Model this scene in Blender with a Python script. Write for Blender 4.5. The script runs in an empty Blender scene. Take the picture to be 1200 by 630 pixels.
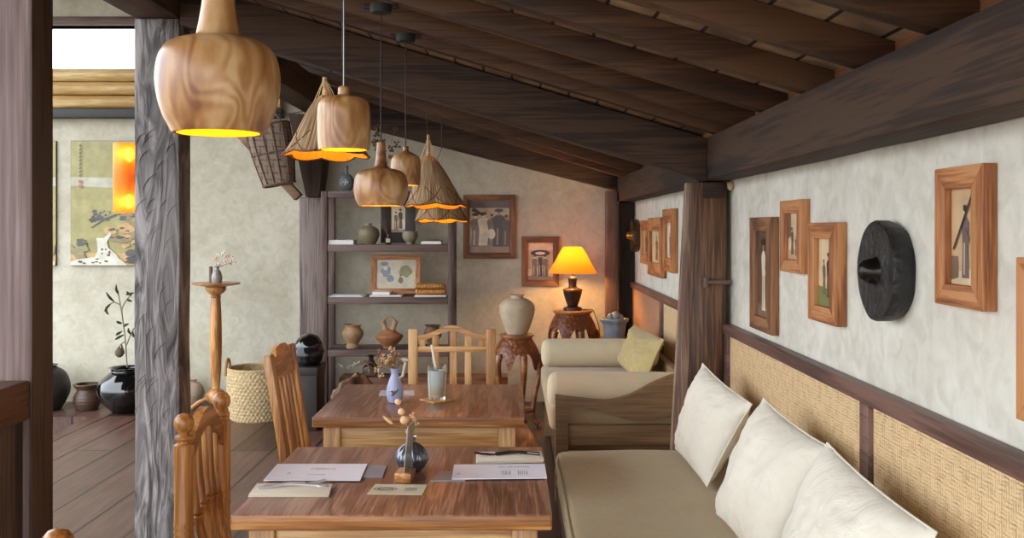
import bpy, bmesh, math, random
from mathutils import Vector, Matrix, noise
R = random.Random(7)
PI = math.pi
C = bpy.context.scene.collection
F = 1150.0; HZ = 267.0; CZ = 1.45
def P(px, py, Y):                       # photo pixel at depth Y -> point in the room
    return Vector(((px - 600) * Y / F, Y, CZ - (py - HZ) * Y / F))
def V(*a): return Vector(a)

# ------------------------------------------------------------------ materials
MATS = {}
def lin(c):
    if isinstance(c, str):
        c = c.lstrip('#'); c = [int(c[i:i + 2], 16) / 255 for i in (0, 2, 4)]
        c = [x / 12.92 if x <= .04045 else ((x + .055) / 1.055) ** 2.4 for x in c]
    return (c[0], c[1], c[2], 1)
def newmat(name):
    m = bpy.data.materials.new(name); m.use_nodes = True
    nt = m.node_tree; b = nt.nodes['Principled BSDF']
    return m, nt, b
def N(nt, t, **kw):
    n = nt.nodes.new(t)
    for k, v in kw.items():
        if k.startswith('i_'):
            key = k[2:].replace('_', ' ')
            n.inputs[key].default_value = v
        else: setattr(n, k, v)
    return n
def coords(nt, scale=(1, 1, 1), rand=True, rot=(0, 0, 0)):
    tc = N(nt, 'ShaderNodeTexCoord'); mp = N(nt, 'ShaderNodeMapping')
    mp.inputs['Scale'].default_value = scale; mp.inputs['Rotation'].default_value = rot
    nt.links.new(tc.outputs['Object'], mp.inputs['Vector'])
    if rand:
        oi = N(nt, 'ShaderNodeObjectInfo'); mu = N(nt, 'ShaderNodeMath', operation='MULTIPLY'); mu.inputs[1].default_value = 37
        nt.links.new(oi.outputs['Random'], mu.inputs[0]); nt.links.new(mu.outputs[0], mp.inputs['Location'])
    return mp
def ramp(nt, stops):
    r = N(nt, 'ShaderNodeValToRGB'); e = r.color_ramp.elements
    while len(e) < len(stops): e.new(.5)
    for i, (p, c) in enumerate(stops): e[i].position = p; e[i].color = lin(c)
    return r
def bump(nt, b, src, strength=.3, dist=.01):
    bp = N(nt, 'ShaderNodeBump'); bp.inputs['Strength'].default_value = strength; bp.inputs['Distance'].default_value = dist
    nt.links.new(src, bp.inputs['Height']); nt.links.new(bp.outputs[0], b.inputs['Normal']); return bp
def wood(key, dark, mid, light, axis='X', scale=1.0, rough=.5, bmp=.25, fig=3.0, coat=0):
    if key in MATS: return MATS[key]
    m, nt, b = newmat(key)
    s = [9 * scale] * 3; s['XYZ'.index(axis)] = .9 * scale
    mp = coords(nt, s)
    n1 = N(nt, 'ShaderNodeTexNoise'); n1.inputs['Scale'].default_value = 1.1; n1.inputs['Detail'].default_value = 3; n1.inputs['Distortion'].default_value = .4
    nt.links.new(mp.outputs[0], n1.inputs['Vector'])
    mu = N(nt, 'ShaderNodeMath', operation='MULTIPLY'); mu.inputs[1].default_value = fig * 9
    nt.links.new(n1.outputs['Fac'], mu.inputs[0])
    sn = N(nt, 'ShaderNodeMath', operation='SINE'); nt.links.new(mu.outputs[0], sn.inputs[0])
    s2 = [130 * scale] * 3; s2['XYZ'.index(axis)] = 5 * scale
    mp2 = coords(nt, s2)
    n2 = N(nt, 'ShaderNodeTexNoise'); n2.inputs['Scale'].default_value = 1; n2.inputs['Detail'].default_value = 4
    nt.links.new(mp2.outputs[0], n2.inputs['Vector'])
    ma = N(nt, 'ShaderNodeMath', operation='MULTIPLY_ADD'); ma.inputs[1].default_value = .17
    nt.links.new(sn.outputs[0], ma.inputs[0]); nt.links.new(n2.outputs['Fac'], ma.inputs[2])
    n3 = N(nt, 'ShaderNodeTexNoise'); n3.inputs['Scale'].default_value = .35; n3.inputs['Detail'].default_value = 2
    nt.links.new(mp.outputs[0], n3.inputs['Vector'])
    ad = N(nt, 'ShaderNodeMath', operation='MULTIPLY_ADD'); ad.inputs[1].default_value = .7
    nt.links.new(n3.outputs['Fac'], ad.inputs[0]); nt.links.new(ma.outputs[0], ad.inputs[2])
    r = ramp(nt, [(.5, dark), (.85, mid), (1.15 if False else 1.0, light)])
    nt.links.new(ad.outputs[0], r.inputs[0]); nt.links.new(r.outputs[0], b.inputs['Base Color'])
    b.inputs['Roughness'].default_value = rough; b.inputs['Coat Weight'].default_value = coat; b.inputs['Coat Roughness'].default_value = .25
    bump(nt, b, ad.outputs[0], bmp, .004)
    MATS[key] = m; return m
def plain(key, col, rough=.6, metal=0, var=.12, vs=20, bmp=0.0, coat=0, bs=60, bd=.003):
    if key in MATS: return MATS[key]
    m, nt, b = newmat(key); c = lin(col)
    mp = coords(nt)
    n = N(nt, 'ShaderNodeTexNoise'); n.inputs['Scale'].default_value = vs; n.inputs['Detail'].default_value = 4
    nt.links.new(mp.outputs[0], n.inputs['Vector'])
    r = N(nt, 'ShaderNodeValToRGB'); e = r.color_ramp.elements
    e[0].position = .3; e[1].position = .7
    e[0].color = tuple(x * (1 - var) for x in c[:3]) + (1,); e[1].color = tuple(min(1, x * (1 + var)) for x in c[:3]) + (1,)
    nt.links.new(n.outputs['Fac'], r.inputs[0]); nt.links.new(r.outputs[0], b.inputs['Base Color'])
    b.inputs['Roughness'].default_value = rough; b.inputs['Metallic'].default_value = metal; b.inputs['Coat Weight'].default_value = coat
    if bmp:
        n2 = N(nt, 'ShaderNodeTexNoise'); n2.inputs['Scale'].default_value = bs; n2.inputs['Detail'].default_value = 5
        nt.links.new(mp.outputs[0], n2.inputs['Vector']); bump(nt, b, n2.outputs['Fac'], bmp, bd)
    MATS[key] = m; return m
def plaster(key, a, bcol, c, sc=1.6):
    if key in MATS: return MATS[key]
    m, nt, b = newmat(key); mp = coords(nt, rand=False)
    n = N(nt, 'ShaderNodeTexNoise'); n.inputs['Scale'].default_value = sc; n.inputs['Detail'].default_value = 8; n.inputs['Roughness'].default_value = .68; n.inputs['Distortion'].default_value = .6
    nt.links.new(mp.outputs[0], n.inputs['Vector'])
    r = ramp(nt, [(.32, a), (.5, bcol), (.68, c)])
    nt.links.new(n.outputs['Fac'], r.inputs[0])
    n2 = N(nt, 'ShaderNodeTexNoise'); n2.inputs['Scale'].default_value = 13; n2.inputs['Detail'].default_value = 6; n2.inputs['Distortion'].default_value = 1.0
    nt.links.new(mp.outputs[0], n2.inputs['Vector'])
    mx = N(nt, 'ShaderNodeMixRGB', blend_type='MULTIPLY'); mx.inputs[0].default_value = .35
    r2 = ramp(nt, [(.36, '#cfccc5'), (.6, '#ffffff')]); nt.links.new(n2.outputs['Fac'], r2.inputs[0])
    nt.links.new(r.outputs[0], mx.inputs[1]); nt.links.new(r2.outputs[0], mx.inputs[2])
    nt.links.new(mx.outputs[0], b.inputs['Base Color']); b.inputs['Roughness'].default_value = .9
    bump(nt, b, n2.outputs['Fac'], .3, .006)
    MATS[key] = m; return m
def weave(key, a, bcol, cell=.022, plane='YZ', strands=3):
    """herringbone rattan matting"""
    if key in MATS: return MATS[key]
    m, nt, b = newmat(key); tc = N(nt, 'ShaderNodeTexCoord'); sp = N(nt, 'ShaderNodeSeparateXYZ'); nt.links.new(tc.outputs['Object'], sp.inputs[0])
    nz = N(nt, 'ShaderNodeTexNoise'); nz.inputs['Scale'].default_value = 30; nt.links.new(tc.outputs['Object'], nz.inputs['Vector'])
    def mt(op, x, y=None, z=None):
        n = N(nt, 'ShaderNodeMath', operation=op)
        for i, q in enumerate((x, y, z)):
            if q is None: continue
            if isinstance(q, (int, float)): n.inputs[i].default_value = q
            else: nt.links.new(q, n.inputs[i])
        return n.outputs[0]
    u0 = sp.outputs[plane[0]]; v0 = sp.outputs[plane[1]]
    u0 = mt('MULTIPLY_ADD', nz.outputs['Fac'], .010, u0); v0 = mt('MULTIPLY_ADD', nz.outputs['Fac'], .010, v0)
    u = mt('MULTIPLY', u0, 1 / cell); v = mt('MULTIPLY', v0, 1 / cell)
    # twill: which direction is on top steps diagonally
    ph = mt('MODULO', mt('ADD', mt('FLOOR', mt('MULTIPLY', u, 2)), mt('FLOOR', mt('MULTIPLY', v, 2))), 4)
    ph = mt('GREATER_THAN', mt('ABSOLUTE', ph), 1.5)
    fu = mt('ABSOLUTE', mt('SINE', mt('MULTIPLY', u, PI * strands))); fv = mt('ABSOLUTE', mt('SINE', mt('MULTIPLY', v, PI * strands)))
    h = mt('ADD', mt('MULTIPLY', fu, ph), mt('MULTIPLY', fv, mt('SUBTRACT', 1, ph)))
    cellp = mt('MULTIPLY', mt('ABSOLUTE', mt('SINE', mt('MULTIPLY', u, PI * 2))), mt('ABSOLUTE', mt('SINE', mt('MULTIPLY', v, PI * 2))))
    h2 = mt('ADD', mt('MULTIPLY', h, .5), mt('MULTIPLY', cellp, .3))
    h3 = mt('ADD', h2, mt('MULTIPLY', nz.outputs['Fac'], .8))
    r = ramp(nt, [(.25, a), (.95, bcol)]); nt.links.new(h3, r.inputs[0]); nt.links.new(r.outputs[0], b.inputs['Base Color'])
    b.inputs['Roughness'].default_value = .75; bump(nt, b, h2, .7, .003)
    MATS[key] = m; return m
def fabric(key, col, wr=.25, var=.06):
    if key in MATS: return MATS[key]
    m, nt, b = newmat(key); c = lin(col); mp = coords(nt)
    n = N(nt, 'ShaderNodeTexNoise'); n.inputs['Scale'].default_value = 5; n.inputs['Detail'].default_value = 5; n.inputs['Distortion'].default_value = .8
    nt.links.new(mp.outputs[0], n.inputs['Vector'])
    r = N(nt, 'ShaderNodeValToRGB'); e = r.color_ramp.elements; e[0].position = .3; e[1].position = .7
    e[0].color = tuple(x * (1 - var) for x in c[:3]) + (1,); e[1].color = tuple(min(1, x * (1 + var)) for x in c[:3]) + (1,)
    nt.links.new(n.outputs['Fac'], r.inputs[0]); nt.links.new(r.outputs[0], b.inputs['Base Color'])
    b.inputs['Roughness'].default_value = .9; b.inputs['Sheen Weight'].default_value = .2
    n2 = N(nt, 'ShaderNodeTexNoise'); n2.inputs['Scale'].default_value = 9; n2.inputs['Detail'].default_value = 3; n2.inputs['Distortion'].default_value = 1.6
    nt.links.new(mp.outputs[0], n2.inputs['Vector']); bump(nt, b, n2.outputs['Fac'], wr, .02)
    MATS[key] = m; return m
def glass(key, col, rough=.05, ior=1.45):
    if key in MATS: return MATS[key]
    m, nt, b = newmat(key); b.inputs['Base Color'].default_value = lin(col); b.inputs['Transmission Weight'].default_value = 1
    b.inputs['Roughness'].default_value = rough; b.inputs['IOR'].default_value = ior
    mp = coords(nt); n = N(nt, 'ShaderNodeTexNoise'); n.inputs['Scale'].default_value = 25
    nt.links.new(mp.outputs[0], n.inputs['Vector']); bump(nt, b, n.outputs['Fac'], .06, .002)
    MATS[key] = m; return m
def emis(key, col, s):
    if key in MATS: return MATS[key]
    m, nt, b = newmat(key); b.inputs['Base Color'].default_value = lin(col); b.inputs['Emission Color'].default_value = lin(col); b.inputs['Emission Strength'].default_value = s
    MATS[key] = m; return m
def translucent(key, col, tr=.6, stripes=0):
    if key in MATS: return MATS[key]
    m, nt, b = newmat(key); b.inputs['Base Color'].default_value = lin(col); b.inputs['Roughness'].default_value = .8
    t = N(nt, 'ShaderNodeBsdfTranslucent'); t.inputs[0].default_value = lin(col)
    mx = N(nt, 'ShaderNodeMixShader'); mx.inputs[0].default_value = tr
    out = nt.nodes['Material Output']
    nt.links.new(b.outputs[0], mx.inputs[1]); nt.links.new(t.outputs[0], mx.inputs[2]); nt.links.new(mx.outputs[0], out.inputs[0])
    MATS[key] = m; return m

# dark structural timbers
def dk(ax): return wood('dark_timber_' + ax, '#170e09', '#301e13', '#463020', ax, .7, .75, .7, 1.6)
def post_grey(ax='Z'):
    if 'weathered_timber' in MATS: return MATS['weathered_timber']
    m, nt, b = newmat('weathered_timber'); mp = coords(nt, (22, 8, 3.4), False, (0, .5, 0))
    n0 = N(nt, 'ShaderNodeTexNoise'); n0.inputs['Scale'].default_value = .35; n0.inputs['Detail'].default_value = 1
    nt.links.new(mp.outputs[0], n0.inputs['Vector'])
    ad = N(nt, 'ShaderNodeVectorMath', operation='MULTIPLY_ADD'); ad.inputs[1].default_value = (7, 4, 3); nt.links.new(n0.outputs['Color'], ad.inputs[0]); nt.links.new(mp.outputs[0], ad.inputs[2])
    n = N(nt, 'ShaderNodeTexNoise'); n.inputs['Scale'].default_value = 1.4; n.inputs['Detail'].default_value = 5; n.inputs['Distortion'].default_value = .6
    nt.links.new(ad.outputs[0], n.inputs['Vector'])
    r = ramp(nt, [(.34, '#3d3735'), (.5, '#6f6765'), (.66, '#9d9593')]); nt.links.new(n.outputs['Fac'], r.inputs[0]); nt.links.new(r.outputs[0], b.inputs['Base Color'])
    b.inputs['Roughness'].default_value = .55; bump(nt, b, n.outputs['Fac'], 1.0, .012)
    MATS['weathered_timber'] = m; return m
def teak(ax): return wood('teak_' + ax, '#774619', '#ab6f36', '#c99254', ax, 1.0, .38, .22, 2.6, .25)
def teakl(ax): return wood('pale_teak_' + ax, '#9a6a3a', '#c89558', '#dcb27a', ax, 1.0, .45, .2, 2.2, .1)
def tabletop(ax): return wood('tabletop_teak_' + ax, '#75503c', '#93674f', '#ab8067', ax, 1.25, .34, .4, 3.4, .3)
def frw(ax): return wood('frame_wood_' + ax, '#6f3c1a', '#a8683a', '#bf8452', ax, 1.5, .55, .2, 2.0)
def frd(ax): return wood('frame_dark_' + ax, '#4b2d18', '#7c4f2e', '#946540', ax, 1.5, .55, .2, 2.0)
def brn(ax): return wood('brown_wood_' + ax, '#2c1b14', '#533828', '#6d4c38', ax, 1.0, .5, .3, 1.8)
def shelfw(ax): return wood('shelf_wood_' + ax, '#33221e', '#554039', '#6b554c', ax, 1.0, .6, .3, 1.5)

# ------------------------------------------------------------------ mesh building
def merge(bm, tmp, mat=None, mi=0):
    vm = {}
    for v in tmp.verts: vm[v] = bm.verts.new(mat @ v.co if mat is not None else v.co)
    for f in tmp.faces:
        try:
            nf = bm.faces.new([vm[v] for v in f.verts]); nf.material_index = mi
        except ValueError: pass
    tmp.free()
def nb(): return bmesh.new()
def box(bm, x0, x1, y0, y1, z0, z1, bev=.004, seg=2, mat=None, mi=0):
    t = bmesh.new(); bmesh.ops.create_cube(t, size=1)
    for v in t.verts: v.co = Vector(((x0 + x1) / 2 + v.co.x * (x1 - x0), (y0 + y1) / 2 + v.co.y * (y1 - y0), (z0 + z1) / 2 + v.co.z * (z1 - z0)))
    if bev: bmesh.ops.bevel(t, geom=t.edges[:], offset=min(bev, .45 * min(x1 - x0, y1 - y0, z1 - z0)), segments=seg, affect='EDGES', profile=.5)
    merge(bm, t, mat, mi); return bm
def bar(bm, a, b, w, d, bev=.003, up=V(0, 0, 1), w2=None):
    """rectangular bar from a to b; w across, d along the 'up' side"""
    a = Vector(a); b = Vector(b); ax = (b - a); L = ax.length; ax.normalize()
    s = ax.cross(up)
    if s.length < 1e-4: s = ax.cross(V(0, 1, 0))
    s.normalize(); t = s.cross(ax).normalized()
    M = Matrix(((s.x, t.x, ax.x, a.x), (s.y, t.y, ax.y, a.y), (s.z, t.z, ax.z, a.z), (0, 0, 0, 1)))
    tmp = bmesh.new(); bmesh.ops.create_cube(tmp, size=1)
    for v in tmp.verts:
        k = (w2 / w if w2 and v.co.z > 0 else 1)
        v.co = Vector((v.co.x * w * k, v.co.y * d * k, (v.co.z + .5) * L))
    if bev: bmesh.ops.bevel(tmp, geom=tmp.edges[:], offset=bev, segments=2, affect='EDGES', profile=.5)
    merge(bm, tmp, M); return bm
def lathe(bm, prof, c=(0, 0, 0), seg=32, fn=None, caps=True, M=None, mi=0):
    """prof: list (r,z); fn(theta,i,r,z)->(r,z)"""
    c = Vector(c); rings = []
    for i, (r, z) in enumerate(prof):
        ring = []
        for k in range(seg):
            th = 2 * PI * k / seg; rr, zz = (r, z) if fn is None else fn(th, i, r, z)
            p = Vector((rr * math.cos(th), rr * math.sin(th), zz))
            ring.append(bm.verts.new((M @ p if M else p) + c))
        rings.append(ring)
    for i in range(len(rings) - 1):
        for k in range(seg):
            a, b = rings[i], rings[i + 1]; f = bm.faces.new((a[k], a[(k + 1) % seg], b[(k + 1) % seg], b[k])); f.material_index = mi
    if caps:
        for ring in (rings[0], rings[-1]):
            try: f = bm.faces.new(ring); f.material_index = mi
            except ValueError: pass
    return bm
def smoothprof(pts, n=6):
    """catmull-rom through (r,z) points"""
    out = []; P_ = [pts[0]] + list(pts) + [pts[-1]]
    for i in range(1, len(P_) - 2):
        p0, p1, p2, p3 = P_[i - 1], P_[i], P_[i + 1], P_[i + 2]
        for k in range(n):
            t = k / n
            q = [.5 * (2 * p1[j] + (p2[j] - p0[j]) * t + (2 * p0[j] - 5 * p1[j] + 4 * p2[j] - p3[j]) * t * t + (-p0[j] + 3 * p1[j] - 3 * p2[j] + p3[j]) * t ** 3) for j in range(len(p1))]
            if len(q) == 2: q[0] = max(q[0], .0005)
            out.append(tuple(q))
    out.append(tuple(pts[-1])); return out
def tube(bm, pts, r, seg=8, mi=0, closed=False):
    pts = [Vector(p) for p in pts]; n = len(pts); rings = []; prev = None
    for i, p in enumerate(pts):
        if closed: d = (pts[(i + 1) % n] - pts[i - 1])
        else: d = pts[min(i + 1, n - 1)] - pts[max(i - 1, 0)]
        d.normalize()
        if prev is None:
            u = d.cross(V(0, 0, 1))
            if u.length < .05: u = d.cross(V(1, 0, 0))
        else: u = prev - d * prev.dot(d)
        u.normalize(); prev = u; w = d.cross(u)
        rr = r[i] if isinstance(r, (list, tuple)) else r
        rings.append([bm.verts.new(p + (u * math.cos(2 * PI * k / seg) + w * math.sin(2 * PI * k / seg)) * rr) for k in range(seg)])
    for i in range(n if closed else n - 1):
        a, b = rings[i], rings[(i + 1) % n]
        for k in range(seg):
            f = bm.faces.new((a[k], a[(k + 1) % seg], b[(k + 1) % seg], b[k])); f.material_index = mi
    if not closed:
        for q in (rings[0], rings[-1]):
            try: f = bm.faces.new(q); f.material_index = mi
            except ValueError: pass
    return bm
def prism(bm, poly, d0, d1, M=None, bev=0, mi=0):
    """poly (u,v) extruded along third axis d0..d1 ; M maps (u,v,d)"""
    t = bmesh.new(); a = [t.verts.new((p[0], p[1], d0)) for p in poly]; b = [t.verts.new((p[0], p[1], d1)) for p in poly]
    n = len(poly); t.faces.new(a[::-1]); t.faces.new(b)
    for i in range(n): t.faces.new((a[i], a[(i + 1) % n], b[(i + 1) % n], b[i]))
    if bev: bmesh.ops.bevel(t, geom=t.edges[:], offset=bev, segments=2, affect='EDGES', profile=.5)
    merge(bm, t, M, mi); return bm
def ball(bm, c, r, s=(1, 1, 1), u=16, v=10, mi=0):
    c = Vector(c)
    return lathe(bm, [(max(r * math.sin(PI * i / v), .0002), -r * math.cos(PI * i / v)) for i in range(v + 1)], c, u, M=Matrix.Diagonal((s[0], s[1], s[2])), mi=mi)
XZ = Matrix(((1, 0, 0, 0), (0, 0, 1, 0), (0, 1, 0, 0), (0, 0, 0, 1)))     # (u,v,d)->(x=u, y=d, z=v)
def frameM(o, right, up, nrm):
    return Matrix(((right[0], up[0], nrm[0], o[0]), (right[1], up[1], nrm[1], o[1]), (right[2], up[2], nrm[2], o[2]), (0, 0, 0, 1)))

WL = {}                                   # world position of every object (no rotation while building)
def finish(name, bm, mats, parent=None, origin=None, ang=38):
    bmesh.ops.recalc_face_normals(bm, faces=bm.faces[:])
    if parent is not None: off = WL[parent.name]
    elif origin is not None: off = Vector(origin)
    else:
        xs = [v.co for v in bm.verts]
        off = V((min(v.x for v in xs) + max(v.x for v in xs)) / 2, (min(v.y for v in xs) + max(v.y for v in xs)) / 2, min(v.z for v in xs))
    for v in bm.verts: v.co -= off
    me = bpy.data.meshes.new(name); bm.to_mesh(me); bm.free()
    for p in me.polygons: p.use_smooth = True
    me.set_sharp_from_angle(angle=math.radians(ang))
    if not isinstance(mats, (list, tuple)): mats = [mats]
    for m in mats: me.materials.append(m)
    o = bpy.data.objects.new(name, me); C.objects.link(o)
    if parent is not None: o.parent = parent
    else: o.location = off
    WL[o.name] = off.copy()
    return o
def tag(o, label, cat, group=None, kind=None):
    if label: o['label'] = label
    if cat: o['category'] = cat
    if group: o['group'] = group
    if kind: o['kind'] = kind
    return o
def thing(name, loc, label, cat, group=None):
    o = bpy.data.objects.new(name, None); C.objects.link(o); o.empty_display_size = .05
    o.location = loc; WL[o.name] = Vector(loc); return tag(o, label, cat, group)
def struct(name, bm, m, origin=(0, 0, 0)):
    o = finish(name, bm, m, None, origin); o['kind'] = 'structure'; return o
def solo(name, bm, m, label, cat, group=None, kind=None, ang=38):
    return tag(finish(name, bm, m, ang=ang), label, cat, group, kind)
def lightpt(name, loc, parent, col, w, r=.02):
    l = bpy.data.lights.new(name, 'POINT'); l.color = col; l.energy = w; l.shadow_soft_size = r
    o = bpy.data.objects.new(name, l); C.objects.link(o); o.parent = parent; o.location = Vector(loc) - WL[parent.name]; return o
def copytree(o, delta, label=None, parent=None):
    c = o.copy(); C.objects.link(c)
    if parent is not None: c.parent = parent
    else:
        c.location = o.location + Vector(delta)
        if label: c['label'] = label
    for ch in list(o.children): copytree(ch, delta, None, c)
    return c

# ------------------------------------------------------------------ room shell
XW = 1.0; YB = 8.2
wallmat = plaster('wall_plaster_right', '#cdc8ba', '#d9d4c7', '#e3dfd4', 3.0)
wallback = plaster('wall_plaster_back', '#b9b19a', '#c6bfab', '#d0cab8', 2.2)
# floor planks running into depth
def floor_mat():
    m, nt, b = newmat('floor_planks'); mp = coords(nt, (1, 1, 1), False, (0, 0, PI / 2))
    br = N(nt, 'ShaderNodeTexBrick'); br.offset = .37
    for k, v in (('Scale', 1), ('Mortar Size', .008), ('Mortar Smooth', .2), ('Brick Width', 3.2), ('Row Height', .26), ('Bias', 0)): br.inputs[k].default_value = v
    br.inputs['Color1'].default_value = lin('#4e352d'); br.inputs['Color2'].default_value = lin('#785548'); br.inputs['Mortar'].default_value = lin('#150d0a')
    nt.links.new(mp.outputs[0], br.inputs['Vector'])
    mp2 = coords(nt, (30, 2.2, 30), False); n = N(nt, 'ShaderNodeTexNoise'); n.inputs['Scale'].default_value = 1.2; n.inputs['Detail'].default_value = 7; n.inputs['Distortion'].default_value = .5
    nt.links.new(mp2.outputs[0], n.inputs['Vector'])
    mx = N(nt, 'ShaderNodeMixRGB', blend_type='MULTIPLY'); mx.inputs[0].default_value = .7
    r = ramp(nt, [(.3, '#8c7f78'), (.7, '#ffffff')]); nt.links.new(n.outputs['Fac'], r.inputs[0])
    nt.links.new(br.outputs['Color'], mx.inputs[1]); nt.links.new(r.outputs[0], mx.inputs[2]); nt.links.new(mx.outputs[0], b.inputs['Base Color'])
    b.inputs['Roughness'].default_value = .38
    inv = N(nt, 'ShaderNodeMath', operation='MULTIPLY_ADD'); inv.inputs[1].default_value = -1.5
    nt.links.new(br.outputs['Fac'], inv.inputs[0]); nt.links.new(n.outputs['Fac'], inv.inputs[2]); bump(nt, b, inv.outputs[0], .4, .004)
    return m
bm = nb(); box(bm, -3.25, XW + .15, -2.0, YB + .15, -.12, 0, 0); box(bm, -5.0, -3.25, 7.54, YB + .15, -.12, 0, 0)
struct('floor', bm, floor_mat())
bm = nb(); box(bm, -9, -2.8, -2, 9.5, -.62, -.5, 0)
g = struct('ground', bm, plain('courtyard_ground', '#57534e', .9, var=.3, vs=3, bmp=.3))
# walls
bm = nb(); box(bm, XW, XW + .15, -2.0, YB + .15, 0, 2.1, 0); struct('wall_right', bm, wallmat)
bm = nb()
wx0, wx1, wz0, wz1 = -4.45, -1.84, 2.76, 3.14
box(bm, -5.0, wx0, YB, YB + .15, 0, 3.45, 0); box(bm, wx1, XW, YB, YB + .15, 0, 3.45, 0)
box(bm, wx0, wx1, YB, YB + .15, 0, wz0, 0); box(bm, wx0, wx1, YB, YB + .15, wz1, 3.45, 0)
struct('wall_back', bm, wallback)
bm = nb()
box(bm, wx0 - .05, wx1 + .05, YB - .03, YB + .15, wz1, wz1 + .07, .005); box(bm, wx0 - .05, wx0, YB - .03, YB + .15, wz0, wz1, .004); box(bm, wx1, wx1 + .05, YB - .03, YB + .15, wz0, wz1, .004)
struct('window_1', bm, shelfw('X'))
# roof boards over the lean-to
def roof_mat():
    m, nt, b = newmat('roof_boards'); mp = coords(nt, (1, 1, 1), False)
    br = N(nt, 'ShaderNodeTexBrick'); br.offset = .43
    for k, v in (('Scale', 1), ('Mortar Size', .006), ('Brick Width', .14), ('Row Height', .9), ('Bias', -.2)): br.inputs[k].default_value = v
    br.inputs['Color1'].default_value = lin('#97785a'); br.inputs['Color2'].default_value = lin('#b99a76'); br.inputs['Mortar'].default_value = lin('#20140d')
    nt.links.new(mp.outputs[0], br.inputs['Vector'])
    n = N(nt, 'ShaderNodeTexNoise'); n.inputs['Scale'].default_value = 9; n.inputs['Detail'].default_value = 6
    nt.links.new(mp.outputs[0], n.inputs['Vector']); mx = N(nt, 'ShaderNodeMixRGB', blend_type='MULTIPLY'); mx.inputs[0].default_value = .8
    r = ramp(nt, [(.35, '#8c8078'), (.65, '#ffffff')]); nt.links.new(n.outputs['Fac'], r.inputs[0])
    nt.links.new(br.outputs['Color'], mx.inputs[1]); nt.links.new(r.outputs[0], mx.inputs[2]); nt.links.new(mx.outputs[0], b.inputs['Base Color'])
    b.inputs['Roughness'].default_value = .8
    inv = N(nt, 'ShaderNodeMath', operation='MULTIPLY'); inv.inputs[1].default_value = -1; nt.links.new(br.outputs['Fac'], inv.inputs[0]); bump(nt, b, inv.outputs[0], .5, .006)
    return m
SL = .295
def rz(x): return 1.855 + SL * (.86 - x)        # underside of the rafters
RH = .085
bm = nb(); prism(bm, [(XW + .15, rz(XW + .15) + RH), (-1.62, rz(-1.62) + RH), (-1.62, rz(-1.62) + RH + .03), (XW + .15, rz(XW + .15) + RH + .03)], -2.0, YB + .15, XZ)
struct('ceiling', bm, roof_mat())
bm = nb(); box(bm, -3.35, -1.56, -2.0, YB + .15, 3.45, 3.5, 0); struct('ceiling.001', bm, dk('Y'))  # out of view; left edge placed to balance skylight on back wall and carved post
bm = nb(); box(bm, -5.0, -3.35, 6.6, YB + .15, 3.45, 3.5, 0); struct('ceiling_shade_eave', bm, dk('Y'))  # unseen eave added to shade the left part of the back wall
bm = nb(); box(bm, -1.60, -1.56, -2.0, YB, rz(-1.58) + RH, 3.45, 0); struct('wall_upper', bm, dk('Y'))
# backing board between the rafter ends
bm = nb(); box(bm, .95, XW, -2.0, 8.2, 1.85, 1.99, .002); struct('trim_1', bm, wood('back_board', '#5a3418', '#8a5630', '#9c6a42', 'Y', .8, .7, .3, 1.2))

# ------------------------------------------------------------------ timbers
def rough_box(bm, x0, x1, y0, y1, z0, z1, n=14, amp=.006, seed=0, axis=2):
    """box with many cuts along its length and a hand-hewn wobble"""
    t = bmesh.new(); bmesh.ops.create_cube(t, size=1)
    for v in t.verts: v.co = Vector(((x0 + x1) / 2 + v.co.x * (x1 - x0), (y0 + y1) / 2 + v.co.y * (y1 - y0), (z0 + z1) / 2 + v.co.z * (z1 - z0)))
    bmesh.ops.bevel(t, geom=t.edges[:], offset=.012, segments=2, affect='EDGES', profile=.6)
    lo = (x0, y0, z0)[axis]; hi = (x1, y1, z1)[axis]
    no = [0, 0, 0]; no[axis] = 1
    for i in range(1, n):
        co = [0, 0, 0]; co[axis] = lo + (hi - lo) * i / n
        bmesh.ops.bisect_plane(t, geom=t.verts[:] + t.edges[:] + t.faces[:], plane_co=co, plane_no=no)
    for v in t.verts:
        d = noise.noise_vector(v.co * 2.3 + V(seed * 3.1, seed, 0)) * amp; d[axis] = 0; v.co += d
    merge(bm, t); return bm
bm = nb(); rough_box(bm, -1.656, -1.458, 4.30, 4.46, 0, 2.37, 24, .006, 1)
# shallow carved gouges on the face of the post
pb = thing('timber_post', (-1.557, 4.38, 0), 'thick weathered grey carved wooden post standing left of the pendant lamps', 'post')
finish('post_shaft', bm, post_grey('Z'), pb)
for k in range(34):
    zz = R.uniform(.55, 2.0); xx = R.uniform(-1.65, -1.5); L = R.uniform(.03, .085); gm = nb()
    tube(gm, [(xx + L * (1 - math.cos(t * 1.3)) - .01, 4.2965 + .001, zz + L * math.sin(t * 1.3)) for t in [i / 8 for i in range(9)]], [.0008 + .0016 * math.sin(PI * i / 8) for i in range(9)], 6)
    if k == 0: G = gm
    else:
        t = gm; merge(G, t)
for v in G.verts: v.co.x = min(v.co.x, -1.462)
finish('carved_groove', G, post_grey('Z'), pb)['kind'] = 'stuff'
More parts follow.
